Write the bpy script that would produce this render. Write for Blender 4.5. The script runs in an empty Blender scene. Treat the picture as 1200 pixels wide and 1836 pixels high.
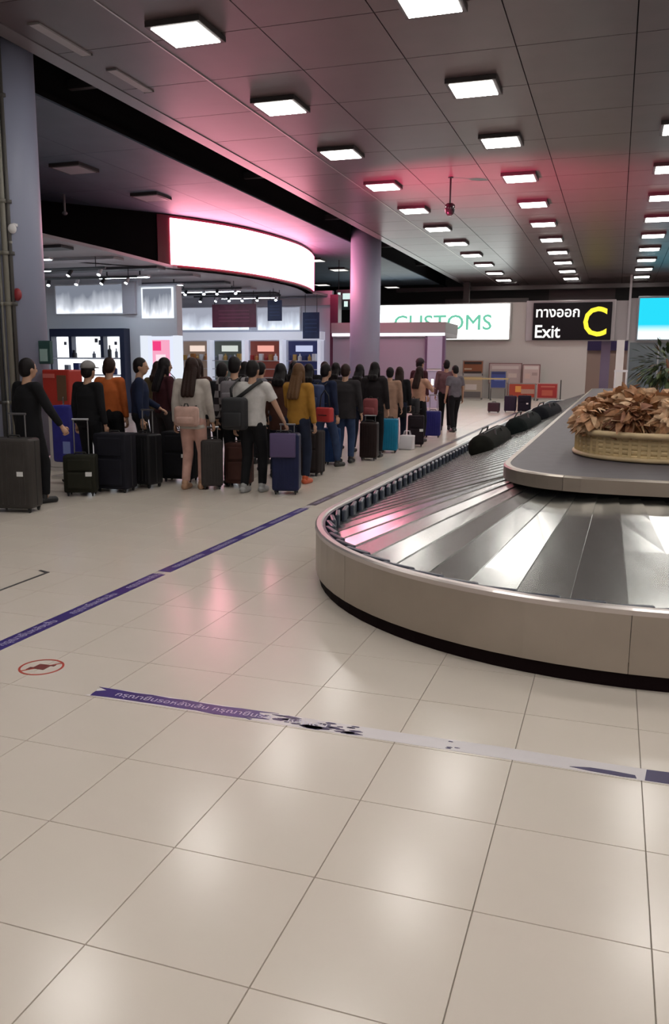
import bpy, bmesh, math, random
from mathutils import Vector, Matrix
from math import pi, sin, cos, radians as R

S = bpy.context.scene
COL = S.collection
random.seed(7)

# ------------------------------------------------------------------ camera
EYE = 1.59
yaw, pitch, roll = R(18.486), R(10.033), R(0.423)
fw = Vector((-sin(yaw)*cos(pitch), cos(yaw)*cos(pitch), -sin(pitch)))
rt = Vector((cos(yaw), sin(yaw), 0)); up = rt.cross(fw)
r2 = cos(roll)*rt + sin(roll)*up
u2 = -sin(roll)*rt + cos(roll)*up
cd = bpy.data.cameras.new('camera'); cam = bpy.data.objects.new('camera', cd); COL.objects.link(cam)
M = Matrix((r2, u2, -fw)).transposed().to_4x4(); M.translation = Vector((0, 0, EYE))
cam.matrix_world = M
cd.sensor_fit = 'VERTICAL'; cd.sensor_height = 36.0; cd.lens = 1484.6/1836*36.0
cd.clip_start = 0.05; cd.clip_end = 200
S.camera = cam

# ------------------------------------------------------------------ world, exposure
w = bpy.data.worlds.new('world'); S.world = w; w.use_nodes = True
w.node_tree.nodes['Background'].inputs[0].default_value = (0.5, 0.5, 0.6, 1)
w.node_tree.nodes['Background'].inputs[1].default_value = 0.02
S.view_settings.view_transform = 'Standard'; S.view_settings.look = 'None'
S.view_settings.gamma = 1; S.view_settings.use_curve_mapping = False
S.view_settings.exposure = 0.0
try:
    S.cycles.use_denoising = True
    S.cycles.sample_clamp_indirect = 15
    S.cycles.max_bounces = 7
    S.cycles.diffuse_bounces = 4
    S.cycles.glossy_bounces = 4
except Exception: pass
LAMP = 23.0          # ceiling light panels
FILL = 9000.0       # added pink fill light behind the queue
SCREEN = 17.0         # shop's curved advertising screen

# ------------------------------------------------------------------ materials
_m = {}
def mat(name, col, rough=.6, metal=0, emit=None, estr=0, noise=0, nscale=8, spec=.5, bump=0, bscale=40, coat=0, alpha=1):
    if name in _m: return _m[name]
    m = bpy.data.materials.new(name); m.use_nodes = True; nt = m.node_tree
    b = nt.nodes['Principled BSDF']
    b.inputs['Roughness'].default_value = rough; b.inputs['Metallic'].default_value = metal
    b.inputs['Base Color'].default_value = (*col, 1)
    b.inputs['Specular IOR Level'].default_value = spec
    if alpha < 1: b.inputs['Alpha'].default_value = alpha
    if coat: b.inputs['Coat Weight'].default_value = coat
    if emit: b.inputs['Emission Color'].default_value = (*emit, 1); b.inputs['Emission Strength'].default_value = estr
    tc = None
    if noise or bump:
        tc = nt.nodes.new('ShaderNodeTexCoord')
    if noise:
        n = nt.nodes.new('ShaderNodeTexNoise'); n.inputs['Scale'].default_value = nscale; n.inputs['Detail'].default_value = 4
        nt.links.new(tc.outputs['Object'], n.inputs['Vector'])
        r = nt.nodes.new('ShaderNodeValToRGB')
        r.color_ramp.elements[0].position = .3; r.color_ramp.elements[1].position = .7
        r.color_ramp.elements[0].color = (*[c*(1-noise) for c in col], 1)
        r.color_ramp.elements[1].color = (*[min(1, c*(1+noise)) for c in col], 1)
        nt.links.new(n.outputs['Fac'], r.inputs['Fac']); nt.links.new(r.outputs['Color'], b.inputs['Base Color'])
    if bump:
        n = nt.nodes.new('ShaderNodeTexNoise'); n.inputs['Scale'].default_value = bscale
        nt.links.new(tc.outputs['Object'], n.inputs['Vector'])
        bp = nt.nodes.new('ShaderNodeBump'); bp.inputs['Strength'].default_value = bump; bp.inputs['Distance'].default_value = .01
        nt.links.new(n.outputs['Fac'], bp.inputs['Height']); nt.links.new(bp.outputs['Normal'], b.inputs['Normal'])
    _m[name] = m
    return m
def emis(name, col, s):
    if name in _m: return _m[name]
    m = bpy.data.materials.new(name); m.use_nodes = True; nt = m.node_tree
    nt.nodes.remove(nt.nodes['Principled BSDF'])
    e = nt.nodes.new('ShaderNodeEmission'); e.inputs[0].default_value = (*col, 1); e.inputs[1].default_value = s
    nt.links.new(e.outputs[0], nt.nodes['Material Output'].inputs[0]); _m[name] = m; return m

# ------------------------------------------------------------------ helpers
def NB(): return bmesh.new()
def box(bm, x0, x1, y0, y1, z0, z1, bev=0, seg=2, mtx=None):
    r = bmesh.ops.create_cube(bm, size=1)
    vs = r['verts']
    for v in vs:
        v.co = Vector(((x0+x1)/2 + v.co.x*(x1-x0), (y0+y1)/2 + v.co.y*(y1-y0), (z0+z1)/2 + v.co.z*(z1-z0)))
    if bev:
        es = list({e for v in vs for e in v.link_edges})
        rr = bmesh.ops.bevel(bm, geom=es, offset=bev, segments=seg, affect='EDGES', profile=.5)
        if mtx is not None:
            vv = {v for f in rr['faces'] for v in f.verts}
            bmesh.ops.transform(bm, matrix=mtx, verts=list(vv))
    elif mtx is not None:
        bmesh.ops.transform(bm, matrix=mtx, verts=vs)
def ortho(d):
    d = d.normalized(); a = Vector((0, 0, 1)) if abs(d.z) < .9 else Vector((1, 0, 0))
    u = d.cross(a).normalized(); return u, d.cross(u).normalized()
def tube(bm, pts, rs, seg=8, cap=True, flat=1.0, fdir=None):
    pts = [Vector(p) for p in pts]
    if not hasattr(rs, '__len__'): rs = [rs]*len(pts)
    rings = []
    d0 = pts[1]-pts[0]
    if fdir is not None:
        u = Vector(fdir); u = (u - d0.normalized()*u.dot(d0.normalized())).normalized()
    else: u, _ = ortho(d0)
    for i, p in enumerate(pts):
        a = pts[max(i-1, 0)]; b = pts[min(i+1, len(pts)-1)]; d = (b-a).normalized()
        u = (u - d*u.dot(d)).normalized(); v = d.cross(u)
        rings.append([bm.verts.new(p + u*rs[i]*cos(t) + v*rs[i]*flat*sin(t)) for t in (2*pi*k/seg for k in range(seg))])
    for a, b in zip(rings, rings[1:]):
        for k in range(seg): bm.faces.new((a[k], a[(k+1) % seg], b[(k+1) % seg], b[k]))
    if cap:
        bm.faces.new(list(reversed(rings[0]))); bm.faces.new(rings[-1])
def capsule(bm, a, b, ra, rb, seg=12, flat=1.0, fdir=None):
    a = Vector(a); b = Vector(b); d = (b-a)
    if d.length < 1e-6: d = Vector((0, 0, 1e-4))
    n = d.normalized(); pts = []; rs = []
    for t in (80, 50, 22): pts.append(a - n*ra*sin(R(t))); rs.append(ra*cos(R(t)))
    pts.append(a); rs.append(ra); pts.append(b); rs.append(rb)
    for t in (22, 50, 80): pts.append(b + n*rb*sin(R(t))); rs.append(rb*cos(R(t)))
    tube(bm, pts, rs, seg, True, flat, fdir)
def ell(bm, c, rx, ry, rz, seg=14, rings=9, mtx=None):
    r = bmesh.ops.create_uvsphere(bm, u_segments=seg, v_segments=rings, radius=1)
    for v in r['verts']:
        p = Vector((v.co.x*rx, v.co.y*ry, v.co.z*rz))
        if mtx is not None: p = mtx @ p
        v.co = p + Vector(c)
def lathe(bm, prof, seg=24, c=(0, 0), sx=1, sy=1):
    rings = [[bm.verts.new((c[0]+r*sx*cos(2*pi*k/seg), c[1]+r*sy*sin(2*pi*k/seg), z)) for k in range(seg)] for r, z in prof]
    for a, b in zip(rings, rings[1:]):
        for k in range(seg): bm.faces.new((a[k], a[(k+1) % seg], b[(k+1) % seg], b[k]))
    bm.faces.new(list(reversed(rings[0]))); bm.faces.new(rings[-1])
def prism(bm, poly, z0, z1):
    a = [bm.verts.new((x, y, z0)) for x, y in poly]; b = [bm.verts.new((x, y, z1)) for x, y in poly]
    n = len(poly)
    for i in range(n): bm.faces.new((a[i], a[(i+1) % n], b[(i+1) % n], b[i]))
    bm.faces.new(list(reversed(a))); bm.faces.new(b)
def mesh_of(name, bm, m, smooth=False, fix=True):
    if fix: bmesh.ops.recalc_face_normals(bm, faces=bm.faces)
    me = bpy.data.meshes.new(name); bm.to_mesh(me); bm.free()
    if m is not None: me.materials.append(m)
    if smooth: me.polygons.foreach_set('use_smooth', [True]*len(me.polygons))
    return me
def obj(name, bm, m, parent=None, smooth=False, label=None, cat=None, group=None, kind=None, loc=None, rotz=0):
    me = bm if isinstance(bm, bpy.types.Mesh) else mesh_of(name, bm, m, smooth)
    o = bpy.data.objects.new(name, me); COL.objects.link(o)
    if parent: o.parent = parent
    if loc is not None: o.location = loc
    if rotz: o.rotation_euler.z = rotz
    for k, v in (('label', label), ('category', cat), ('group', group), ('kind', kind)):
        if v: o[k] = v
    return o
def thing(name, label, cat, loc=(0, 0, 0), rotz=0, group=None):
    o = bpy.data.objects.new(name, None); COL.objects.link(o); o.empty_display_size = .1
    o.location = loc; o.rotation_euler.z = rotz; o['label'] = label; o['category'] = cat
    if group: o['group'] = group
    return o
def struct(name, bm, m, smooth=False, loc=None): return obj(name, bm, m, None, smooth, kind='structure', loc=loc)
def dup(root, loc=None, rotz=None, label=None, group=None):
    r = root.copy(); COL.objects.link(r)
    if loc is not None: r.location = loc
    if rotz is not None: r.rotation_euler.z = rotz
    if label: r['label'] = label
    if group: r['group'] = group
    for ch in list(root.children):
        c = ch.copy(); COL.objects.link(c); c.parent = r
        for g in list(ch.children):
            d = g.copy(); COL.objects.link(d); d.parent = c
    return r
def remesh(name, bm, m, voxel, smooth_it=2):
    bmesh.ops.recalc_face_normals(bm, faces=bm.faces)
    me = bpy.data.meshes.new('tmp'); bm.to_mesh(me); bm.free()
    o = bpy.data.objects.new('tmp', me); COL.objects.link(o)
    md = o.modifiers.new('r', 'REMESH'); md.mode = 'VOXEL'; md.voxel_size = voxel; md.use_smooth_shade = True
    if smooth_it:
        sm = o.modifiers.new('s', 'SMOOTH'); sm.factor = .5; sm.iterations = smooth_it
    dg = bpy.context.evaluated_depsgraph_get()
    out = bpy.data.meshes.new_from_object(o.evaluated_get(dg)); out.name = name
    bpy.data.objects.remove(o); bpy.data.meshes.remove(me)
    out.materials.clear(); out.materials.append(m)
    out.polygons.foreach_set('use_smooth', [True]*len(out.polygons))
    return out
def text(name, s, size, m, parent, loc, rot=(pi/2, 0, 0), align='LEFT', depth=.01, offset=0, sx=1, label=None, bevel=0):
    cu = bpy.data.curves.new('t', 'FONT'); cu.body = s; cu.size = size; cu.align_x = align; cu.extrude = depth; cu.offset = offset
    cu.resolution_u = 3; cu.bevel_depth = bevel
    o = bpy.data.objects.new('t', cu); COL.objects.link(o)
    dg = bpy.context.evaluated_depsgraph_get()
    me = bpy.data.meshes.new_from_object(o.evaluated_get(dg)); bpy.data.objects.remove(o)
    me.materials.clear(); me.materials.append(m)
    t = bpy.data.objects.new(name, me); COL.objects.link(t); t.parent = parent; t.location = loc; t.rotation_euler = rot
    t.scale = (sx, 1, 1)
    if label: t['label'] = label
    return t

# ------------------------------------------------------------------ base materials
TILE = mat('floor_tile', (.63, .565, .50), .205, spec=.58, noise=.035, nscale=1.3)
GROUT = mat('grout', (.32, .28, .24), .8)
CEILP = mat('ceiling_panel', (.115, .085, .09), .36, noise=.08, nscale=1.5, spec=.5)
CEILB = mat('ceiling_low', (.10, .135, .19), .6, noise=.08, nscale=1.5)
DARK = mat('void_black', (.008, .007, .009), .9, spec=.1)
STEEL = mat('brushed_steel', (.43, .385, .34), .34, 1.0, noise=.05, nscale=3)
STEELP = mat('belt_steel', (.55, .56, .55), .225, 1.0, noise=.05, nscale=5, bump=.05, bscale=9)
RIMM = mat('rim_metal', (.62, .57, .55), .3, .8)
RUBBER = mat('dark_rubber', (.035, .042, .065), .32)
BLACKM = mat('black_matt', (.008, .008, .009), .6)
CHROME = mat('chrome', (.7, .7, .7), .2, 1)
LAV = mat('lavender_paint', (.27, .29, .40), .5)
WHITEP = mat('white_paint', (.72, .73, .78), .6)
WALLG = mat('wall_grey', (.50, .47, .45), .6)

# ------------------------------------------------------------------ floor
FX0, FX1, FY0, FY1 = -22, 12, -8, 50
bm = NB(); box(bm, FX0, FX1, FY0, FY1, -.12, -.006); floor = struct('floor', bm, GROUT)
T = .498; X0 = -.305; Y0 = 1.733
def tilebox(bm, x, y, g=.0012):
    a = x+g; b = x+T-g; c = y+g; d = y+T-g; e = .0010
    lo = [bm.verts.new(p) for p in ((a, c, -.006), (b, c, -.006), (b, d, -.006), (a, d, -.006))]
    hi = [bm.verts.new(p) for p in ((a+e, c+e, 0), (b-e, c+e, 0), (b-e, d-e, 0), (a+e, d-e, 0))]
    for k in range(4): bm.faces.new((lo[k], lo[(k+1) % 4], hi[(k+1) % 4], hi[k]))
    bm.faces.new(hi)
def infront(x, y, z=0, mg=.02):
    v = Vector((x, y, z-EYE)); d = v.dot(fw)
    if d < .3: return None
    px = 600+1484.6*v.dot(r2)/d; py = 918-1484.6*v.dot(u2)/d
    return (px, py, d) if -60 < px < 1260 and -60 < py < 1900 else None
cand = []; rest = []
nx0 = int((FX0-X0)/T)-0; nx1 = int((FX1-X0)/T)-1; ny0 = int((FY0-Y0)/T); ny1 = int((FY1-Y0)/T)-1
for i in range(nx0, nx1+1):
    for j in range(ny0, ny1+1):
        x = X0+i*T; y = Y0+j*T
        if x < FX0 or y < FY0: continue
        q = infront(x+T/2, y+T/2)
        inside = (abs(x+T/2-.15) < 1.9 and 6.3 < y < 29.5)
        if q and not inside: cand.append((q[2]**2, x, y))
        elif not inside: rest.append((x, y))
cand.sort()
bm = NB(); tilebox(bm, 0, 0); tme = mesh_of('tile', bm, TILE)
for k, (d, x, y) in enumerate(cand):
    if k < 298: obj('tile', tme, None, floor, loc=(x, y, 0))
    else: rest.append((x, y))
bm = NB()
for x, y in rest: tilebox(bm, x, y)
obj('tile_field', bm, TILE, floor, kind='stuff')

# ------------------------------------------------------------------ ceiling
CZ = 5.92
PW, PD = 1.56, 1.645
PX0 = -7.82; PY0 = -7.3
bm = NB(); box(bm, -8.12, FX1, FY0, 47.4, CZ+.03, CZ+.12); ceil = struct('ceiling', bm, DARK)
bm = NB(); box(bm, .008, PW-.008, .008, PD-.008, CZ, CZ+.03); cpm = mesh_of('ceiling_panel', bm, CEILP)
cc = []; cr = []
for i in range(0, 13):
    for j in range(0, 34):
        x = PX0+i*PW; y = PY0+j*PD
        if x+PW > FX1: continue
        if y+PD > 47.6: continue
        q = infront(x+PW/2, y+PD/2, CZ) or infront(x+PW/2, y+PD, CZ)
        (cc if q else cr).append((x, y))
for x, y in cc: obj('ceiling_panel', cpm, None, ceil, loc=(x, y, 0))
bm = NB()
for x, y in cr: box(bm, x+.008, x+PW-.008, y+.008, y+PD-.008, CZ, CZ+.03)
obj('ceiling_panel_field', bm, CEILP, ceil, kind='stuff')
bm = NB(); box(bm, -8.12, PX0-.008, FY0, 47.4, CZ-.01, CZ+.03)
obj('edge_strip', bm, mat('edge_strip', (.21, .185, .2), .35), ceil)
bm = NB(); box(bm, PX0+1.56*1-.012, PX0+1.56+.012, 2, 47.4, CZ-.008, CZ+.02); obj('joint_rail', bm, mat('rail_metal', (.55, .5, .5), .3, .7), ceil)
# unlit slot fittings in the strip by the ceiling gap
SLOT = mat('slot_diffuser', (.42, .40, .42), .5)
for k, (y, L, nm) in enumerate(((6.45, 1.2, 'above and behind the grey column'), (9.78, 1.15, 'nearest the grey column at upper left'), (11.55, 1.05, 'second one past the grey column'))):
    t = thing('slot_light', 'unlit pale slot fitting in the dark ceiling edge, ' + nm, 'ceiling fitting', (-7.42, y, CZ))
    bm = NB(); box(bm, -.075, .075, 0, L, -.022, .0); obj('cover', bm, SLOT, t)
    bm = NB(); box(bm, -.09, .09, -.015, 0, -.026, .0); box(bm, -.09, .09, L, L+.015, -.026, 0); obj('end_cap', bm, mat('cap_grey', (.2, .19, .2), .5), t)
# dark service gap between the two ceilings
bm = NB(); box(bm, -9.45, -8.0, FY0, 47.4, 7.1, 7.2); box(bm, -8.12, -8.05, FY0, 47.4, CZ+.12, 7.1); box(bm, -9.45, -9.38, FY0, 47.4, CZ+.12, 7.1)
struct('trim_1', bm, DARK)
for k, y in enumerate((13.2, 20.5, 26.8, 33.5, 40)):
    bm = NB(); box(bm, -9.38, -8.05, y, y+.12, 6.3, 6.45); struct('trim_%d' % (k+2), bm, mat('beam_dark', (.03, .028, .032), .6))
# lower left ceiling over the shop front
poly = [(-21.9, 8), (-9.3, 8), (-9.3, 47.4), (-21.9, 47.4)]
bm = NB(); box(bm, -21.9, -9.3, FY0, 47.4, CZ+.03, CZ+.12); lc = obj('ceiling', bm, DARK, None, kind='structure')
bm = NB(); box(bm, .006, PW-.006, .006, PD*2-.006, CZ, CZ+.03); lpm = mesh_of('ceiling_panel', bm, CEILB)
for i in range(0, 8):
    for j in range(0, 17):
        x = -9.3-(i+1)*PW; y = PY0+j*PD*2
        if y+PD*2 > 48: continue
        obj('ceiling_panel', lpm, None, lc, loc=(x, y, 0))

# ------------------------------------------------------------------ ceiling lights
def lampbox(lit, name='ceiling_light'):
    t = thing(name, 'x', 'ceiling light')
    bm = NB(); box(bm, -.39, .39, -.39, .39, -.075, 0, .006, 1); obj('housing', bm, mat('lamp_housing', (.05, .042, .045), .5), t)
    bm = NB(); box(bm, -.33, .33, -.33, .33, -.085, -.075)
    obj('diffuser', bm, emis('lamp_on', (1, .96, .9), LAMP) if lit == 1 else (emis('lamp_dim', (1, .97, .92), 1.1) if lit == 2 else mat('lamp_off', (.42, .42, .48), .4)), t)
    return t
ordn = ['nearest the camera', 'second from the near end', 'third from the near end', 'fourth from the near end', 'fifth from the near end', 'sixth from the near end', 'seventh from the near end', 'eighth from the near end', 'ninth from the near end', 'tenth from the near end', 'eleventh from the near end', 'twelfth from the near end', 'thirteenth from the near end']
proto = lampbox(1); used = False
rows = ((-5.63, 'left row'), (-2.38, 'middle row'), (.87, 'right row'), (4.12, 'fourth row'), (7.37, 'fifth row'))
for rx, rn in rows:
    vis = 0; hid = 0
    for j in range(-5, 12):
        y = 10.55+3.275*j
        if y < -7: continue
        q = infront(rx, y, CZ-.08)
        if q: lab = 'bright square ceiling light, %s of the %s' % (ordn[min(vis, 12)], rn); vis += 1
        else: hid += 1; lab = 'square ceiling light %d m along the %s, outside the photo' % (round(y+8), rn)
        if not used: o = proto; used = True; o.location = (rx, y, CZ); o['label'] = lab
        else: o = dup(proto, (rx, y, CZ), None, lab)
        o['group'] = 'ceiling lights of the ' + rn
off = lampbox(0, 'unlit_ceiling_light'); dim = lampbox(2)
off.location = (-11.75, 16.65, CZ); off['label'] = 'switched-off square ceiling fitting left of the gap, closest to the grey column'; off['group'] = 'switched-off fittings over the shop front'
dup(off, (-11.77, 19.95, CZ), None, 'switched-off square ceiling fitting just above the dark shop fascia')
dup(off, (-11.75, 13.4, CZ), None, 'switched-off square ceiling fitting hidden behind the grey column')
dim.location = (-12.1, 33.4, CZ); dim['label'] = 'thin glowing ceiling light right beside the pink screen end'; dim['group'] = 'lit fittings past the shop'
dup(dim, (-12.2, 36.9, CZ), None, 'glowing ceiling light between the screen and the middle column')
dup(dim, (-15.3, 43.4, CZ), None, 'dim ceiling light low behind the lower end of the screen')
dup(dim, (-12.0, 45.6, CZ), None, 'dim ceiling light just right of the middle column')

# ------------------------------------------------------------------ outer walls
bm = NB(); box(bm, FX1, FX1+.15, FY0, FY1, 0, 7.3); struct('wall_right', bm, mat('far_side_wall', (.30, .28, .28), .7))
bm = NB(); box(bm, FX0-.15, FX0, FY0, FY1, 0, 7.3); struct('wall_left', bm, mat('shop_side_wall', (.28, .28, .32), .7))
bm = NB(); box(bm, FX0, FX1, FY0-.15, FY0, 0, 7.3); struct('wall_back', bm, mat('back_wall', (.35, .32, .3), .7))
bm = NB(); box(bm, FX0, FX1, FY1, FY1+.15, 0, 7.3); struct('wall_front', bm, mat('deep_wall', (.03, .027, .028), .8))
# customs partition wall (Y 43) with gateway
WY = 43.0
bm = NB(); box(bm, -13.2, -1.42, WY, WY+.25, 0, 4.75); struct('wall_customs', bm, WALLG)
bm = NB(); box(bm, -1.42, .40, WY, WY+.25, 2.86, 4.75); box(bm, .40, 8.5, WY, WY+.25, 2.86, 4.85); struct('trim_7', bm, mat('header_grey', (.30, .28, .29), .6))
bm = NB(); box(bm, -.06, .30, WY-.02, WY+.25, 0, 2.9); struct('trim_8', bm, mat('white_post', (.72, .70, .70), .5))
bm = NB(); box(bm, -.78, -.34, WY+.6, WY+1.0, 0, 3.6); struct('trim_9', bm, mat('gate_post', (.16, .12, .2), .5))
bm = NB(); box(bm, -2.4, .5, WY+2.6, WY+2.7, 0, 2.45); box(bm, -2.4, .5, WY+2.6, WY+2.7, 2.95, 3.6); struct('wall_passage', bm, mat('passage_wall', (.48, .33, .29), .6))
bm = NB(); box(bm, -2.4, .5, WY+2.5, WY+2.6, 2.45, 2.95); struct('trim_10', bm, mat('passage_band', (.06, .04, .13), .5))
bm = NB(); box(bm, .46, .54, WY-.1, WY+.05, .0, 2.86)
for k in range(1, 6): box(bm, .54+1.3*k-.03, .54+1.3*k+.03, WY-.08, WY+.02, 0, 2.86)
box(bm, .54, 8.5, WY-.08, WY+.02, 2.78, 2.86); struct('window_1', bm, mat('mullion', (.3, .31, .33), .4))
bm = NB(); box(bm, .54, 8.5, WY-.04, WY-.02, .0, 2.78); struct('window_2', bm, mat('tinted_glass', (.13, .16, .18), .15, spec=.6))
# dark service beams in the void above the wall
for k, (x0, x1, y, z0, z1) in enumerate(((-11.5, 3, 44.6, 5.5, 5.7), (-9, -4.6, 45.5, 4.9, 5.15), (-3.6, -.3, 46, 5.0, 5.6), (-7.8, -7.5, 44.2, 4.7, 5.9))):
    bm = NB(); box(bm, x0, x1, y, y+.3, z0, z1); struct('trim_%d' % (11+k), bm, mat('duct_dark', (.055, .045, .045), .6))
bm = NB(); box(bm, .36, .46, WY-.12, WY, 2.9, CZ); struct('trim_15', bm, mat('hanger_grey', (.4, .38, .4), .5))

# ------------------------------------------------------------------ signs
SW = emis('sign_white', (.93, 1, .97), 4.0)
t = thing('customs_sign', 'long backlit white customs sign with thin green letters above the far wall', 'sign', (-13.0, WY-.02, 2.9))
bm = NB(); box(bm, 0, 7.87, -.24, 0, 0, 1.82, .02, 1); obj('sign_case', bm, mat('sign_frame', (.45, .43, .43), .4), t)
bm = NB(); box(bm, .06, 7.80, -.26, -.24, .05, 1.77); obj('lit_panel', bm, SW, t)
text('lettering', 'CUSTOMS', 1.06, emis('sign_green', (.24, .80, .55), .75), t, (1.86, -.262, .52), depth=.004, offset=0, bevel=.012, sx=1.06)
t = thing('exit_sign', 'black gate sign reading Exit in white beside a large yellow C', 'sign', (-4.05, WY-.02, 2.9))
bm = NB(); box(bm, -.35, 3.85, -.10, 0, -.04, 1.9, .02, 1); obj('sign_surround', bm, mat('sign_surround', (.42, .38, .40), .5), t)
bm = NB(); box(bm, 0, 3.68, -.28, -.10, 0, 1.78, .02, 1); obj('sign_case', bm, mat('sign_black', (.006, .004, .007), .5, spec=.2), t)
WT = emis('letter_white', (1, .98, .95), 1.3); YT = emis('letter_yellow', (1, .83, .05), 1.25)
text('exit_lettering', 'Exit', .86, WT, t, (.08, -.285, .12), depth=.004, offset=.012, sx=.93)
text('thai_lettering', 'ทางออก', .66, WT, t, (.10, -.285, 1.10), depth=.004, offset=.010, sx=.98)
text('gate_letter', 'C', 1.95, YT, t, (2.32, -.285, .20), depth=.004, offset=.02, sx=.88, label='large yellow letter C')
t = thing('information_screen', 'bright cyan screen above the glazed partition at far right', 'screen', (.85, WY-.02, 2.92))
bm = NB(); box(bm, -.07, 4.5, -.22, 0, -.07, 2.0, .02, 1); obj('screen_case', bm, mat('case_grey', (.2, .22, .25), .5), t)
m = emis('screen_cyan', (.05, .75, .9), 1.2)
nt = m.node_tree; tc = nt.nodes.new('ShaderNodeTexCoord'); sp = nt.nodes.new('ShaderNodeSeparateXYZ'); rp = nt.nodes.new('ShaderNodeValToRGB')
rp.color_ramp.elements[0].color = (.85, .97, 1, 1); rp.color_ramp.elements[1].color = (.02, .62, .82, 1)
rp.color_ramp.elements[0].position = .18; rp.color_ramp.elements[1].position = .36
nt.links.new(tc.outputs['Generated'], sp.inputs[0]); nt.links.new(sp.outputs['Z'], rp.inputs[0]); nt.links.new(rp.outputs[0], nt.nodes['Emission'].inputs[0])
bm = NB(); box(bm, 0, 4.4, -.24, -.22, 0, 1.9); obj('lit_panel', bm, m, t)
t = thing('hanging_sign', 'small dark green hanging sign with white marks beside the middle column', 'sign', (-11.35, 34.0, 0))
bm = NB(); box(bm, 0, .72, -.06, .06, 3.9, 4.72, .01, 1); obj('sign_case', bm, mat('sign_green_dark', (.03, .07, .065), .4), t)
bm = NB(); box(bm, .08, .2, -.075, -.06, 4.0, 4.6); box(bm, .0, .1, -.075, -.06, 4.22, 4.34); box(bm, .3, .62, -.075, -.06, 4.32, 4.56); box(bm, .36, .52, -.075, -.06, 4.02, 4.24); obj('symbols', bm, emis('sym_white', (.8, 1, .95), .9), t)
for x in (.1, .6):
    bm = NB(); tube(bm, [(x, 0, 4.7), (x, 0, CZ)], .015, 6); obj('hanger', bm, BLACKM, t)

# ------------------------------------------------------------------ columns
def column(x, y, lab):
    t = thing('column', lab, 'column', (x, y, 0))
    bm = NB(); lathe(bm, [(.54, 0), (.54, 7.08)], 48); o = obj('shaft', bm, LAV, t, True)
    bm = NB(); lathe(bm, [(.56, 0), (.56, .18), (.545, .2)], 48); obj('base_ring', bm, mat('base_ring', (.3, .29, .3), .4, .6), t, True)
    return t
c1 = column(-8.68, 10.5, 'round grey column at the left edge with conduits on its side')
c2 = column(-8.66, 29.2, 'round lavender column between the pink screen and the customs sign')
for dx, r, z1, cl in ((.10, .028, 6.9, (.08, .075, .07)), (.03, .04, 6.9, (.22, .21, .18)), (-.05, .02, 6.9, (.30, .29, .26)), (-.11, .03, 6.9, (.05, .05, .05))):
    yy = -math.sqrt(.54**2-dx*dx)-r
    # rotate towards the camera side
    a = R(37); x_, y_ = dx*cos(a)-yy*sin(a), dx*sin(a)+yy*cos(a)
    bm = NB(); tube(bm, [(x_, y_, .2), (x_, y_, z1)], r, 8)
    for z in (1.0, 2.4, 3.1, 3.8, 5.2): box(bm, x_-r-.015, x_+r+.015, y_-r-.01, y_+r+.01, z, z+.05)
    obj('conduit', bm, mat('conduit_%d' % int(-dx*100), cl, .5), c1, True)
def on_col(dx):
    yy = -math.sqrt(.54**2-dx*dx); a = R(37); return dx*cos(a)-yy*sin(a)+0, dx*sin(a)+yy*cos(a)
x_, y_ = on_col(.19)
bm = NB(); ell(bm, (x_, y_-.08, 3.46), .06, .06, .07); box(bm, x_-.02, x_+.02, y_-.06, y_+.02, 3.5, 3.54); obj('wall_camera', bm, mat('cam_white', (.75, .74, .76), .4), c1, True, label='small white camera on the column')
bm = NB(); ell(bm, (x_, y_-.05, 2.56), .07, .05, .09); obj('alarm_bell', bm, mat('alarm_red', (.30, .03, .04), .4), c1, True, label='small dark red alarm on the column')
bm = NB(); box(bm, x_-.34, x_+.0, y_-.12, y_-.09, 3.26, 3.29); box(bm, x_-.34, x_-.31, y_-.12, y_+.1, 3.26, 3.29); obj('bracket', bm, mat('bracket_grey', (.4, .4, .38), .5), c1)
t = thing('wayfinding_sign', 'small dark green sign fixed to the grey column above the red kiosk', 'sign', (-8.06, 10.5, 1.58))
bm = NB(); box(bm, -.16, .12, -.04, .03, 0, .34, .01, 1); obj('sign_plate', bm, mat('wf_green', (.03, .08, .075), .4), t)
bm = NB(); box(bm, -.06, .07, -.05, -.04, .04, .22); obj('pictogram', bm, mat('wf_pale', (.35, .5, .48), .4), t)

# added fill light, unseen behind the queue, put in to turn the hall ceiling pink
t = thing('fill_light', 'added pink fill light on a stand behind the queue, aimed at the ceiling', 'fill_light', (-7.35, 17.6, 0))
bm = NB(); tube(bm, [(0, 0, .02), (0, 0, 1.05)], .02, 8)
for a in (0, 120, 240): tube(bm, [(0, 0, .35), (.38*cos(R(a)), .38*sin(R(a)), .012)], .012, 6)
obj('stand', bm, BLACKM, t)
fd = Vector((4.3, 4.0, 4.5)).normalized(); fp = Vector((0, 0, 1.14))
bm = NB(); tube(bm, [fp-fd*.10, fp-fd*.05, fp+fd*.10], [.06, .10, .11], 16); obj('lamp_head', bm, BLACKM, t)
bm = NB(); tube(bm, [fp+fd*.10, fp+fd*.104], .095, 16); obj('lens', bm, emis('fill_lens', (1, .1, .25), 8), t)
ld = bpy.data.lights.new('fill_spot', 'SPOT'); ld.color = (1, .07, .20); ld.energy = FILL; ld.spot_size = R(64); ld.spot_blend = 1; ld.shadow_soft_size = .09
lo = bpy.data.objects.new('fill_beam', ld); COL.objects.link(lo); lo.parent = t; lo.location = fp+fd*.13; lo.rotation_euler = fd.to_track_quat('-Z', 'Y').to_euler()

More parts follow.
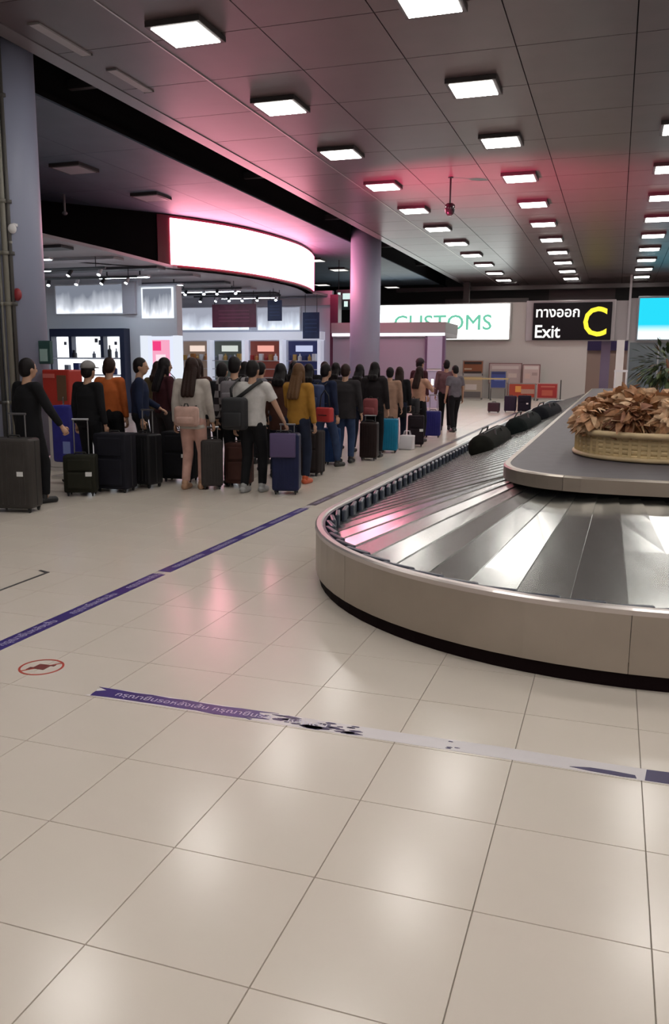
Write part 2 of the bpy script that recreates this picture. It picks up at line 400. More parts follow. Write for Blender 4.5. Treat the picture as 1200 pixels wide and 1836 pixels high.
# ------------------------------------------------------------------ shop
arc = [(-19.5, 15.2), (-17.0, 17.6), (-15.9, 18.75), (-14.83, 19.95), (-13.8, 21.2), (-12.73, 22.55), (-12.1, 23.6), (-11.6, 24.8), (-11.3, 26.1), (-11.14, 27.5), (-11.1, 28.7), (-11.2, 29.8), (-11.4, 30.9), (-11.66, 31.9)]
def catmull(pts, n=4):
    P = [Vector((*p, 0)) for p in pts]; out = []
    for i in range(len(P)-1):
        a = P[max(i-1, 0)]; b = P[i]; c = P[i+1]; d = P[min(i+2, len(P)-1)]
        for k in range(n):
            s = k/n
            out.append(.5*((2*b)+(c-a)*s+(2*a-5*b+4*c-d)*s*s+(3*b-a-3*c+d)*s**3))
    out.append(P[-1]); return [(p.x, p.y) for p in out]
ap = catmull(arc, 4)
def ribbon(bm, pts, z0, z1, off0, off1):
    def nrm(i):
        a = pts[max(i-1, 0)]; b = pts[min(i+1, len(pts)-1)]; d = Vector((b[0]-a[0], b[1]-a[1])); d.normalize(); return Vector((d.y, -d.x))
    rings = []
    for i, p in enumerate(pts):
        n = nrm(i); p = Vector(p); a = p+n*off0; b = p+n*off1
        rings.append([bm.verts.new((a.x, a.y, z0)), bm.verts.new((b.x, b.y, z0)), bm.verts.new((b.x, b.y, z1)), bm.verts.new((a.x, a.y, z1))])
    for a, b in zip(rings, rings[1:]):
        for k in range(4): bm.faces.new((a[k], a[(k+1) % 4], b[(k+1) % 4], b[k]))
    bm.faces.new(rings[0]); bm.faces.new(list(reversed(rings[-1])))
bm = NB(); ribbon(bm, ap, 4.39, CZ, -.25, 0); struct('trim_16', bm, mat('fascia_black', (.004, .002, .003), .5, spec=.08), True).data.polygons.foreach_set('use_smooth', [False]*0 or [False]*(len(ap)*4-4+2))
i0 = 5*4-1
scr = ap[i0:]
t = thing('advertising_screen', 'huge curved glowing white-pink screen wrapping the shop fascia', 'screen', (0, 0, 0))
bm = NB(); ribbon(bm, scr, 4.42, 5.89, .0, .05); obj('screen_frame', bm, mat('frame_maroon', (.16, .012, .03), .35), t)
sc = emis('screen_pink', (1, .34, .44), SCREEN)
nt = sc.node_tree
tc = nt.nodes.new('ShaderNodeTexCoord'); nz = nt.nodes.new('ShaderNodeTexNoise'); nz.inputs['Scale'].default_value = 2.2
rp = nt.nodes.new('ShaderNodeValToRGB'); sp = nt.nodes.new('ShaderNodeSeparateXYZ'); ad = nt.nodes.new('ShaderNodeMath'); ad.operation = 'MULTIPLY_ADD'; ad.inputs[1].default_value = .25
nt.links.new(tc.outputs['Generated'], sp.inputs[0]); nt.links.new(tc.outputs['Generated'], nz.inputs['Vector'])
nt.links.new(nz.outputs['Fac'], ad.inputs[0]); nt.links.new(sp.outputs['Y'], ad.inputs[2]); nt.links.new(ad.outputs[0], rp.inputs[0])
rp.color_ramp.elements[0].position = .86; rp.color_ramp.elements[0].color = (1, .33, .43, 1)
rp.color_ramp.elements[1].position = 1.0; rp.color_ramp.elements[1].color = (.42, .06, .11, 1)
nt.links.new(rp.outputs[0], nt.nodes['Emission'].inputs[0])
bm = NB(); ribbon(bm, scr[1:], 4.50, 5.81, .05, .075); obj('lit_face', bm, sc, t)

SHOPZ = 4.39
cp = [(-21.9, 12.0), (-12.4, 12.0), (-12.42, 18.9), (-12.62, 22.5)] + [p for p in ap if p[1] > 22.7] + [(-11.3, 33.4), (-21.9, 33.4)]
bm = NB(); prism(bm, cp, SHOPZ, SHOPZ+.08); shopc = obj('ceiling', bm, mat('shop_ceiling', (.30, .29, .32), .5), None, kind='structure')
for k in range(9):
    y = 13+2.2*k
    bm = NB(); box(bm, -21.8, -12.75, y, y+.5, SHOPZ-.07, SHOPZ-.0); obj('ceiling_baffle', bm, mat('baffle', (.36, .36, .40), .5) if k % 2 else mat('baffle_d', (.05, .05, .06), .5), shopc)
# shop walls
SG = emis('glow_white', (.86, .93, 1), 1.5)
SG2 = emis('glow_soft', (.72, .82, 1), .75)
def gradwall(name, lo, hi, s=1.0):
    m = emis(name, lo, s); nt = m.node_tree
    tc = nt.nodes.new('ShaderNodeTexCoord'); sp = nt.nodes.new('ShaderNodeSeparateXYZ'); rp = nt.nodes.new('ShaderNodeValToRGB')
    wv = nt.nodes.new('ShaderNodeTexNoise'); wv.inputs['Scale'].default_value = 3.0
    mp = nt.nodes.new('ShaderNodeMapping'); mp.inputs['Scale'].default_value = (2.2, 1, .25)
    ma = nt.nodes.new('ShaderNodeMath'); ma.operation = 'MULTIPLY_ADD'; ma.inputs[1].default_value = .9; 
    mb = nt.nodes.new('ShaderNodeMath'); mb.operation = 'SUBTRACT'; mb.inputs[1].default_value = .45
    nt.links.new(tc.outputs['Generated'], sp.inputs[0]); nt.links.new(tc.outputs['Generated'], mp.inputs[0]); nt.links.new(mp.outputs[0], wv.inputs['Vector'])
    nt.links.new(wv.outputs['Fac'], ma.inputs[0]); nt.links.new(sp.outputs['Z'], ma.inputs[2]); nt.links.new(ma.outputs[0], mb.inputs[0]); nt.links.new(mb.outputs[0], rp.inputs[0])
    rp.color_ramp.elements[0].position = .05; rp.color_ramp.elements[0].color = (*lo, 1)
    rp.color_ramp.elements[1].position = .75; rp.color_ramp.elements[1].color = (*hi, 1)
    e = rp.color_ramp.elements.new(.3); e.color = (*[(a*.45+b*.55) for a, b in zip(lo, hi)], 1)
    nt.links.new(rp.outputs[0], nt.nodes['Emission'].inputs[0]); return m
GW = gradwall('backlit_panel', (1.1, 1.15, 1.25), (.20, .22, .27))
W1 = 24.0
SHW = mat('shop_wall', (.60, .63, .70), .55)
bm = NB(); box(bm, -21.8, -14.72, W1, W1+.2, 0, SHOPZ); struct('wall_shop', bm, SHW)
bm = NB(); box(bm, -14.72, -13.36, W1+.0, W1+.35, 2.5, 4.06, 0); struct('trim_17', bm, SHW)
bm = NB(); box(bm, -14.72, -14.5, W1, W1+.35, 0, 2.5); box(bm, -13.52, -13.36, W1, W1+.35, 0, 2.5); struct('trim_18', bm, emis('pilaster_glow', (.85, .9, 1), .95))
def lightbox(lab, x0, x1, y, z0, z1, m, fr=None, name='backlit_panel'):
    t = thing(name, lab, 'light panel', (x0, y, z0))
    bm = NB(); w_ = x1-x0; h_ = z1-z0
    box(bm, -.04, 0, -.07, 0, -.04, h_+.04); box(bm, w_, w_+.04, -.07, 0, -.04, h_+.04); box(bm, 0, w_, -.07, 0, -.04, 0); box(bm, 0, w_, -.07, 0, h_, h_+.04)
    obj('frame', bm, fr or mat('frame_white', (.7, .72, .78), .4), t)
    bm = NB(); box(bm, 0, w_, -.04, 0, 0, h_); obj('lit_face', bm, m, t)
    return t
lightbox('wide backlit fabric panel high on the left shop wall', -17.85, -15.3, W1, 3.22, 4.12, GW)
lightbox('small white-framed backlit panel above the pink poster', -14.55, -13.50, W1, 3.08, 3.96, GW, emis('frame_glow', (.9, .95, 1), 1.1))
bm = NB(); box(bm, -15.25, -14.80, W1-.12, W1, 3.18, 4.2); struct('trim_19', bm, mat('shop_grey', (.36, .35, .40), .6))
# display case with three lit bays
t = thing('display_case', 'dark-framed lit display case with three white bays on the left shop wall', 'display case', (-17.95, W1, 0))
bm = NB(); FRM = mat('case_frame', (.012, .018, .05), .4)
box(bm, 0, 2.85, -.35, 0, 2.47, 2.72); box(bm, 2.68, 2.85, -.35, 0, 0, 2.47); box(bm, 0, .06, -.35, 0, 0, 2.47); obj('case_frame', bm, FRM, t)
for x in (.70, 1.92):
    bm = NB(); box(bm, x, x+.12, -.3, 0, 1.78, 2.47); obj('divider', bm, FRM, t)
bm = NB(); box(bm, .06, 2.68, -.06, -.0, 1.0, 2.46); obj('lit_back', bm, emis('case_glow', (.92, .96, 1), 1.7), t)
bm = NB(); box(bm, .06, 2.68, -.32, -.06, 1.74, 1.79); obj('shelf', bm, mat('shelf_pale', (.5, .52, .6), .4), t)
bm = NB(); box(bm, .06, 2.68, -.32, -.06, 1.20, 1.25); obj('shelf', bm.copy() if False else bm, mat('shelf_pale', (.5, .52, .6), .4), t)
bm = NB(); box(bm, .0, 2.7, -.5, 0, 0, 1.0, .01, 1); obj('cabinet', bm, mat('cab_blue', (.12, .13, .25), .4), t)
def product(k, x, y, z, w_, h_, cl, lab, grp):
    bm = NB()
    if k == 'bottle':
        lathe(bm, [(w_/2, 0), (w_/2, h_*.6), (w_*.2, h_*.75), (w_*.2, h_)], 10)
    else: box(bm, -w_/2, w_/2, -w_/2, w_/2, 0, h_, .008, 1)
    return obj(k, bm, mat('prod_%s' % cl, {'navy': (.02, .03, .12), 'grey': (.15, .16, .2), 'black': (.01, .01, .015), 'red': (.35, .03, .03), 'gold': (.5, .3, .08), 'white': (.7, .7, .72), 'pink': (.6, .08, .2), 'amber': (.45, .18, .05)}[cl], .35), None, label=lab, cat='bottle' if k == 'bottle' else 'box', group=grp, loc=(x, y, z))
for k, (x, z, w_, h_, cl, kd, lab) in enumerate(((-17.40, 1.25, .16, .30, 'grey', 'box', 'grey box in the left bay under the dark divider'), (-17.0, 1.25, .22, .36, 'navy', 'box', 'navy box standing alone on the lit lower shelf'), (-16.6, 1.25, .2, .2, 'white', 'box', 'white box beside the navy box on the lower shelf'),
        (-17.1, 1.79, .16, .24, 'black', 'bottle', 'black bottle against the left divider on the upper shelf'), (-16.35, 1.79, .12, .2, 'grey', 'bottle', 'grey bottle in the middle bay of the upper shelf'), (-15.75, 1.79, .13, .4, 'black', 'bottle', 'tall black bottle in the right bay'), (-15.5, 1.79, .10, .3, 'grey', 'bottle', 'slim grey bottle at the right end of the upper shelf'), (-15.6, 1.25, .2, .3, 'navy', 'bottle', 'navy bottle at the right end of the lower shelf'))):
    product(kd, x, W1-.2, z, w_, h_, cl, lab, 'goods in the lit display case')
# pictures on the lit back
for k, (x, z, s) in enumerate(((.35, 2.2, .1), (1.55, 2.28, .12), (1.7, 2.2, .14), (2.3, 2.2, .10), (2.5, 2.25, .1))):
    bm = NB(); box(bm, x, x+s, -.07, -.06, z, z+s*1.1); obj('printed_mark', bm, mat('mark_grey', (.12, .12, .15), .5), t)
# pink poster
t = thing('poster', 'tall glowing white poster with a pink block between the lit pilasters', 'poster', (-14.5, W1+.1, 0))
bm = NB(); box(bm, 0, .98, 0, .06, .3, 2.48); obj('lit_back', bm, emis('poster_back', (.80, .85, 1), 1.0), t)
bm = NB(); box(bm, .18, .80, -.03, 0, .55, 2.36); obj('print', bm, emis('poster_pink', (1, .42, .60), .95), t)
bm = NB(); box(bm, .20, .50, -.035, -.03, 2.02, 2.32); obj('colour_block', bm, emis('poster_hot', (1, .06, .25), .9), t, label='hot pink block')
bm = NB(); box(bm, .30, .66, -.035, -.03, .6, 1.9); obj('bottle_image', bm, emis('poster_pale', (1, .78, .86), 1), t)
# far shop wall
W2 = 33.0
bm = NB(); box(bm, -21.8, -11.2, W2, W2+.2, 0, 4.6); struct('wall_shop_far', bm, SHW)
bm = NB(); box(bm, -11.2, -10.86, W2-.25, W2+.2, 0, 4.42); struct('trim_20', bm, mat('pilaster_red', (.12, .012, .05), .4))
bm = NB(); box(bm, -15.3+.6, -11.0, W2-.2, W2, 4.02, 4.3); struct('trim_21', bm, mat('shop_beam', (.38, .35, .38), .5))
GW2 = gradwall('backlit_band', (1.0, 1.1, 1.25), (.36, .38, .46))
lightbox('long backlit band behind the hanging red banner', -18.1, -14.9, W2, 3.06, 4.0, GW2)
lightbox('backlit band between the two blue hanging banners', -14.5, -12.6, W2, 3.04, 3.95, GW2)
def banner(lab, x0, x1, y, z0, z1, col, nm):
    t = thing('hanging_banner', lab, 'banner', (x0, y, 0))
    bm = NB(); box(bm, 0, x1-x0, -.02, .02, z0, z1); obj('panel', bm, mat(nm, col, .45, noise=.25, nscale=3), t)
    for x in (.1, x1-x0-.1):
        bm = NB(); tube(bm, [(x, 0, z1), (x, 0, SHOPZ)], .012, 5); obj('hanger', bm, BLACKM, t)
    bm = NB()
    for k in range(4): box(bm, .15*(x1-x0), .85*(x1-x0), -.03, -.02, z0+(z1-z0)*(.25+.15*k), z0+(z1-z0)*(.29+.15*k))
    obj('print_lines', bm, mat(nm+'_p', tuple(min(1, c*1.7+.01) for c in col), .5), t)
    return t
banner('wide dark red hanging banner inside the shop', -15.13, -13.27, 30.0, 3.02, 3.9, (.13, .025, .055), 'ban_red')
banner('short blue hanging banner in the middle of the shop', -12.78, -12.20, 30.0, 3.25, 4.02, (.02, .035, .11), 'ban_blue1')
banner('tall blue hanging banner at the right end of the shop', -12.1, -11.4, 32.0, 2.65, 3.68, (.025, .045, .12), 'ban_blue2')
bays = ((-18.05, -16.75, 'tan', (.24, .17, .13)), (-16.53, -15.16, 'dark green', (.07, .08, .07)), (-14.85, -13.49, 'orange red', (.17, .04, .028)), (-13.11, -11.75, 'navy', (.02, .025, .09)))
for k, (x0, x1, nm, cl) in enumerate(bays):
    t = thing('shelf_bay', 'lit %s shelf bay in the far shop wall, %s' % (nm, ('leftmost of the four', 'second from the left', 'third from the left', 'rightmost by the red pilaster')[k]), 'shelving', (x0, W2, 0), 0, 'shelf bays of the far shop wall')
    w_ = x1-x0
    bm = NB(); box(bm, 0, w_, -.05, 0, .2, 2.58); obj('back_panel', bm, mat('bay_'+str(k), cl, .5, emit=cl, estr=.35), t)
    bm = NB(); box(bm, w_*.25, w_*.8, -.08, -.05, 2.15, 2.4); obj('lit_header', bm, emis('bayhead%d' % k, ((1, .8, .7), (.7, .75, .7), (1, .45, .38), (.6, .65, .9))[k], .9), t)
    for z in (1.75, 1.4, 1.05, .7):
        bm = NB(); box(bm, .03, w_-.03, -.38, -.05, z, z+.03); obj('shelf', bm, mat('shelf_bay', (.45, .42, .42), .5), t)
    for q in range(6):
        cols = (('gold', 'white', 'amber'), ('grey', 'white', 'gold'), ('red', 'amber', 'white'), ('navy', 'gold', 'white'))[k]
        x = x0+.14+q*(w_-.28)/5
        product('bottle' if (q+k) % 2 else 'box', x, W2-.2, 1.78, .13+.02*(q % 3), .22+.03*((q*7) % 3), cols[q % 3], '%s in the %s shelf bay, %s along its top shelf' % (('box', 'bottle')[(q+k) % 2], nm, ('first', 'second', 'third', 'fourth', 'fifth', 'last')[q]), 'goods on the top shelf of the %s bay' % nm)
for x in (-18.25, -16.65, -15.02, -13.3, -11.62):
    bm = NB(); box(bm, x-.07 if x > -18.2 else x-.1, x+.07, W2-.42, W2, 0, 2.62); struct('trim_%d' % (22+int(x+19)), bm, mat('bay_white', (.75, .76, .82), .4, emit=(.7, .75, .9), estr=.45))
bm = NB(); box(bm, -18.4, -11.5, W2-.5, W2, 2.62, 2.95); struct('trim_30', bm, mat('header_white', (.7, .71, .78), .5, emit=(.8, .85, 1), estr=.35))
# gondola counters in front (mostly behind the queue)
for k, (x, y, lab) in enumerate(((-14.9, 20.5, 'low white shop counter behind the queue, nearer one'), (-13.9, 28.2, 'low white shop counter under the hanging banners'))):
    t = thing('shop_counter', lab, 'counter', (x, y, 0))
    bm = NB(); box(bm, -1.1, 1.1, -.4, .4, .1, 1.0, .02, 1); obj('body', bm, mat('counter_white', (.6, .62, .7), .4), t)
    bm = NB(); box(bm, -1.06, 1.06, -.36, .36, 0, .1); obj('plinth', bm, BLACKM, t)
    bm = NB(); box(bm, -1.15, 1.15, -.45, .45, 1.0, 1.04, .01, 1); obj('worktop', bm, mat('counter_top', (.35, .36, .4), .2), t)
# track lights
TR = mat('track_black', (.015, .015, .02), .4)
tl = [(-16.9, -13.2, 17.3, 4.05), (-18.3, -13.0, 19.6, 4.1), (-18.5, -13.4, 21.8, 4.1), (-15.8, -12.2, 26.4, 4.15), (-15.6, -12.0, 29.4, 4.15)]
tn = ('nearest', 'second', 'third', 'fourth', 'farthest')
for k, (x0, x1, y, z) in enumerate(tl):
    t = thing('lighting_track', 'black ceiling track with spotlights in the shop, %s from the open front' % tn[k], 'track light', (x0, y, z))
    bm = NB(); box(bm, 0, x1-x0, -.03, .03, -.03, .03); obj('rail', bm, TR, t)
    for x in (.3, (x1-x0)-.3):
        bm = NB(); tube(bm, [(x, 0, .03), (x, 0, SHOPZ-z)], .012, 5); obj('hanger', bm, TR, t)
    n = 6
    for q in range(n):
        x = .25+(x1-x0-.5)*q/(n-1)+random.uniform(-.1, .1); a = random.uniform(-.5, .9)
        d = Vector((sin(a)*.6, -.45, -.75)).normalized()
        p = Vector((x, 0, -.10))
        bm = NB(); tube(bm, [p-d*.08, p+d*.10], .055, 10); box(bm, x-.01, x+.01, -.01, .01, -.1, 0)
        h = obj('spot_head', bm, mat('spot_body', (.5, .5, .56), .4) if q % 2 else TR, t)
        bm = NB(); tube(bm, [p+d*.10, p+d*.108], .048, 10); obj('lens', bm, emis('spot_lens', (.9, .95, 1), 22), h)
for k, (x0, y, L) in enumerate(((-17.5, 15.4, 2.2), (-16.2, 18.4, 2.4), (-18.5, 20.6, 3.0), (-15.4, 22.8, 1.8), (-16.5, 25.4, 2.6), (-15.6, 28.0, 2.6), (-15.2, 31.0, 2.4))):
    t = thing('linear_light', 'long cool white light bar under the shop ceiling, %s from the open front' % ('nearest', 'second', 'third', 'fourth', 'fifth', 'sixth', 'last')[k], 'light bar', (x0, y, SHOPZ))
    bm = NB(); box(bm, 0, L, -.09, .09, -.20, -.14); obj('housing', bm, mat('bar_white', (.6, .6, .65), .4), t)
    bm = NB(); box(bm, .02, L-.02, -.07, .07, -.208, -.20); obj('diffuser', bm, emis('bar_cool', (.80, .90, 1), 26), t)
    bm = NB(); box(bm, .3, .34, -.01, .01, -.14, -.0); obj('bracket', bm, TR, t)
    bm = NB(); box(bm, L-.34, L-.3, -.01, .01, -.14, -.0); obj('bracket', bm, TR, t)
# low dark glossy hanging rod near the fascia's left end
bm = NB(); tube(bm, [(-13.9, 19.2, 5.5), (-13.9, 19.2, CZ)], .03, 8); ell(bm, (-13.9, 19.2, 5.45), .07, .07, .05)
obj('hanging_sensor', bm, mat('sensor_grey', (.35, .32, .34), .4), None, True, label='thin grey hanging sensor rod before the dark fascia', cat='sensor')
# hanging camera over hall
t = thing('security_camera', 'dark dome camera hanging on a rod from the hall ceiling', 'camera', (-3.93, 20.1, 0))
bm = NB(); tube(bm, [(0, 0, CZ), (0, 0, 5.32)], .022, 8); lathe(bm, [(.06, CZ-.02), (.06, CZ)], 12); obj('rod', bm, TR, t)
bm = NB(); lathe(bm, [(.07, 5.34), (.12, 5.30), (.12, 5.2), (.10, 5.12), (.05, 5.06)], 16); obj('dome', bm, mat('dome_dark', (.02, .015, .02), .2), t, True)

# ------------------------------------------------------------------ booth in front of the customs wall
BY = 32.0
t = thing('inspection_booth', 'pale booth with grey canopy and a lit strip before the customs wall', 'booth', (0, 0, 0))
bm = NB(); box(bm, -11.0+.1, -6.28, BY, BY+2.6, 2.86, 3.26, .01, 1); obj('canopy', bm, mat('canopy_grey', (.27, .26, .27), .5), t)
bm = NB(); box(bm, -10.85, -6.30, BY-.03, BY, 2.74, 2.85); obj('lit_strip', bm, emis('strip_white', (.95, .92, 1), 1.5), t)
bm = NB(); box(bm, -10.85, -6.28, BY+.0, BY+2.5, 2.70, 2.86); obj('soffit', bm, mat('soffit', (.35, .33, .36), .5), t)
for x0, x1 in ((-10.85, -9.0), (-8.97, -7.08)):
    bm = NB(); box(bm, x0, x1, BY+.1, BY+.16, 0, 2.7); obj('wall_panel', bm, mat('booth_wall', (.30, .30, .36), .35), t)
bm = NB(); box(bm, -7.06, -6.98, BY, BY+.2, 0, 2.74); obj('post', bm, mat('booth_post', (.14, .09, .17), .4), t)
bm = NB(); box(bm, -6.38, -6.28, BY-.05, BY+.2, 0, 2.74); obj('post', bm, mat('booth_post', (.2, .15, .22), .4), t)
PB = mat('booth_pillar', (.46, .47, .62), .4)
bm = NB(); box(bm, -6.96, -6.38, BY-.05, BY+.2, 0, 1.42); obj('cladding', bm, PB, t)
bm = NB(); box(bm, -6.96, -6.38, BY-.05, BY+.2, 1.50, 2.7); obj('cladding', bm, PB, t)
bm = NB(); box(bm, -6.96, -6.38, BY-.08, BY+.1, 1.42, 1.46); obj('ledge', bm, mat('ledge_white', (.85, .82, .88), .4), t)

# ------------------------------------------------------------------ things along the far wall
def board(name, lab, cat, x0, x1, y, z0, z1, col, nm, art=None, legs=False, fr=(.3, .27, .26)):
    t = thing(name, lab, cat, (x0, y, 0)); w_ = x1-x0
    bm = NB(); box(bm, 0, w_, 0, .05, z0, z1, .008, 1); obj('frame', bm, mat(nm+'_fr', fr, .5), t)
    bm = NB(); box(bm, .05, w_-.05, -.012, 0, z0+.05, z1-.05); obj('panel', bm, mat(nm, col, .5), t)
    if art:
        for (a, b, c, d, cl) in art:
            bm = NB(); box(bm, a*w_, b*w_, -.02, -.012, z0+c*(z1-z0), z0+d*(z1-z0)); obj('print', bm, mat('art%.2f%.2f%.2f' % cl, cl, .5), t)
    if legs or z0 > .06:
        for x in (.05, w_-.05):
            bm = NB(); box(bm, x-.02, x+.02, .0, .04, 0, z0); box(bm, x-.02, x+.02, -.15, .2, 0, .03); obj('leg', bm, mat('leg_dark', (.08, .07, .07), .5), t)
    return t
board('notice_board', 'brown and black notice board above the tan poster at the far wall', 'board', -7.2, -6.15, 41.2, 1.24, 1.9, (.22, .075, .03), 'nb_brown', [(.1, .9, .70, .88, (.02, .015, .012)), (.1, .45, .3, .4, (.5, .4, .3)), (.1, .9, .05, .18, (.03, .02, .015))])
board('poster_stand', 'tan and grey picture poster under the brown notice board', 'poster', -7.15, -6.12, 41.0, .05, 1.15, (.42, .34, .27), 'ps_tan', [(.08, .9, .0+.05, .3, (.16, .14, .14)), (.15, .7, .38, .62, (.62, .55, .52)), (.05, .95, .8, .95, (.48, .36, .22))])
board('blue_sign_stand', 'blue sign board on a thin stand by the far wall', 'sign', -5.73, -4.95, 40.6, .55, 1.4, (.05, .075, .28), 'bl_sign', [(.25, .85, .45, .62, (.16, .2, .5)), (.1, .9, .8, .95, (.03, .04, .15))])
board('framed_notice', 'wide pink framed notice behind the blue sign', 'notice', -6.1, -4.46, 42.6, .75, 1.78, (.46, .36, .35), 'fn_pink', [(.1, .9, .7, .85, (.6, .52, .5)), (.6, .85, .3, .5, (.6, .5, .45))], fr=(.22, .12, .12))
board('framed_notice', 'narrow pink framed notice right of the wide one', 'notice', -4.42, -3.55, 42.4, .72, 1.72, (.55, .42, .40), 'fn_pink2', [(.12, .88, .75, .9, (.65, .58, .55)), (.15, .45, .3, .55, (.62, .45, .4)), (.55, .85, .45, .6, (.4, .3, .28))], fr=(.2, .1, .1))
board('red_banner_stand', 'low orange-red banner behind the dark luggage pile', 'banner', -5.0, -3.62, 41.2, .1, .82, (.45, .06, .03), 'rb_or', [(.3, .5, .4, .8, (.8, .35, .08)), (.5, .95, .3, .6, (.5, .28, .22))])
board('red_banner_stand', 'square red board at the far wall beside the carousel end', 'banner', -3.55, -2.55, 40.8, .1, .85, (.38, .025, .025), 'rb_red', [(.2, .85, .72, .82, (.5, .12, .09)), (.25, .75, .2, .55, (.52, .1, .06))], fr=(.5, .35, .33))
t = thing('queue_barrier', 'thin yellow retractable belt barrier before the notice boards', 'barrier', (-7.9, 39.5, 0))
for x in (0, 3.2):
    bm = NB(); tube(bm, [(x, 0, .03), (x, 0, 1.05)], .03, 8); lathe(bm, [(.16, 0), (.15, .03)], 16, (x, 0)); obj('post', bm, CHROME, t)
bm = NB(); box(bm, 0, 3.2, -.005, .005, 1.22-.22, 1.22-.15); obj('belt', bm, mat('belt_yellow', (.6, .45, .22), .5), t)
t = thing('pole_sign', 'thin black pole stand right of the red board', 'stand', (-2.42, 40.5, 0))
bm = NB(); tube(bm, [(0, 0, .02), (0, 0, 1.0)], .025, 6); obj('pole', bm, BLACKM, t)
bm = NB(); lathe(bm, [(.18, 0), (.16, .03)], 14); obj('base', bm, BLACKM, t)
t = thing('white_frame_stand', 'pale metal frame stand behind the dried plants', 'stand', (.16, 34.5, 0))
for x in (-.2, .22):
    bm = NB(); tube(bm, [(x, 0, 0), (x, 0, 1.5)], .035, 6); obj('leg', bm, mat('stand_white', (.65, .68, .72), .4), t)
bm = NB(); box(bm, -.24, .26, -.04, .04, 1.42, 1.5); obj('top_bar', bm, mat('stand_white', (.65, .68, .72), .4), t)

# ------------------------------------------------------------------ floor tapes
PUR = mat('tape_purple', (.035, .02, .16), .3, noise=.2, nscale=6)
PALE = mat('tape_residue', (.62, .58, .60), .35)
WTX = mat('tape_text', (.42, .38, .55), .4)
t = thing('floor_tape', 'long purple floor tape with pale lettering beside the queue', 'floor tape', (-3.24, 0, 0))
for y0, y1 in ((1.5, 5.44), (5.52, 8.62), (8.85, 17.6), (17.75, 30)):
    bm = NB(); box(bm, -.055, .055, y0, y1, 0, .0016)
    obj('tape_strip', bm, PUR if y1 < 9 else mat('tape_dull', (.055, .035, .06), .4), t)
txtme = None
yy = 1.7
while yy < 12:
    if txtme is None:
        o = text('lettering', 'กรุณายืนหลังเส้น', .075, WTX, t, (.022, yy, .0020), (0, 0, pi/2), depth=.0002); txtme = o.data
    else:
        o = obj('lettering', txtme, None, t, loc=(.022, yy, .0020)); o.rotation_euler = (0, 0, pi/2)
    yy += .66
def ragged(bm, x0, x1, y0, y1, z0, z1, seed, end='r'):
    rnd = random.Random(seed); n = 10
    pts = [(x0, y0)]
    pts += [(x0+(x1-x0)*k/n, y0+rnd.uniform(0, .012)) for k in range(1, n)]
    m_ = 7
    pts += [(x1-rnd.uniform(0, .16), y0+(y1-y0)*k/m_) for k in range(0, m_+1)]
    pts += [(x0+(x1-x0)*(1-k/n), y1-rnd.uniform(0, .012)) for k in range(1, n)]
    pts += [(x0+rnd.uniform(-.02, .05), y1-(y1-y0)*k/4) for k in range(0, 4)]
    prism(bm, pts, z0, z1)
t = thing('floor_tape', 'worn purple floor tape crossing the foreground, mostly rubbed down to white', 'floor tape', (0, 3.29, 0))
bm = NB(); ragged(bm, -2.36, 1.6, -.055, .058, 0, .0010, 3); obj('residue', bm, PALE, t, label='rubbed white residue')
bm = NB(); ragged(bm, -2.33, -1.38, -.05, .055, .0010, .0022, 5); obj('tape_strip', bm, PUR, t)
bm = NB(); rnd = random.Random(9)
for k in range(34):
    x = rnd.uniform(-1.38, -.98); y = rnd.uniform(-.035, .04) ; s = rnd.uniform(.012, .045)*(1-abs(x+1.18)*1.6)
    n = 6; prism(bm, [(x+s*1.6*cos(2*pi*q/n)*rnd.uniform(.5, 1.1), y+s*.45*sin(2*pi*q/n)*rnd.uniform(.5, 1.1)) for q in range(n)], .0010, .0023)
for k in range(10):
    x = rnd.choice([rnd.uniform(-.66, -.5), rnd.uniform(-1.6, -1.35)]); y = rnd.uniform(-.04, .045); s = .010
    prism(bm, [(x+s*1.3*cos(2*pi*q/6)*rnd.uniform(.5, 1.2), y+s*.5*sin(2*pi*q/6)*rnd.uniform(.5, 1.2)) for q in range(6)], .0010, .0023)
obj('tape_flakes', bm, mat('flake_purple', (.04, .03, .10), .4), t, kind='stuff')
bm = NB(); prism(bm, [(-.08, -.03), (.0, -.042), (.12, -.048), (.175, -.045), (.17, -.02), (.08, -.012), (0, -.012)], .0010, .0023)
prism(bm, [(.205, -.05), (.5, -.05), (.52, .02), (.3, .05), (.215, .045)], .0010, .0023); obj('tape_patch', bm, mat('flake_purple', (.04, .03, .10), .4), t)
text('lettering', 'กรุณายืนรอหลังเส้น กรุณายืนรอ', .056, mat('tape_text2', (.50, .47, .62), .4), t, (-2.22, -.015, .0026), (0, 0, 0), depth=.0002, sx=1.15)
text('lettering', 'หลังเส้น', .056, mat('tape_text3', (.62, .6, .7), .4), t, (-1.32, -.015, .0026), (0, 0, 0), depth=.0002, sx=1.1)
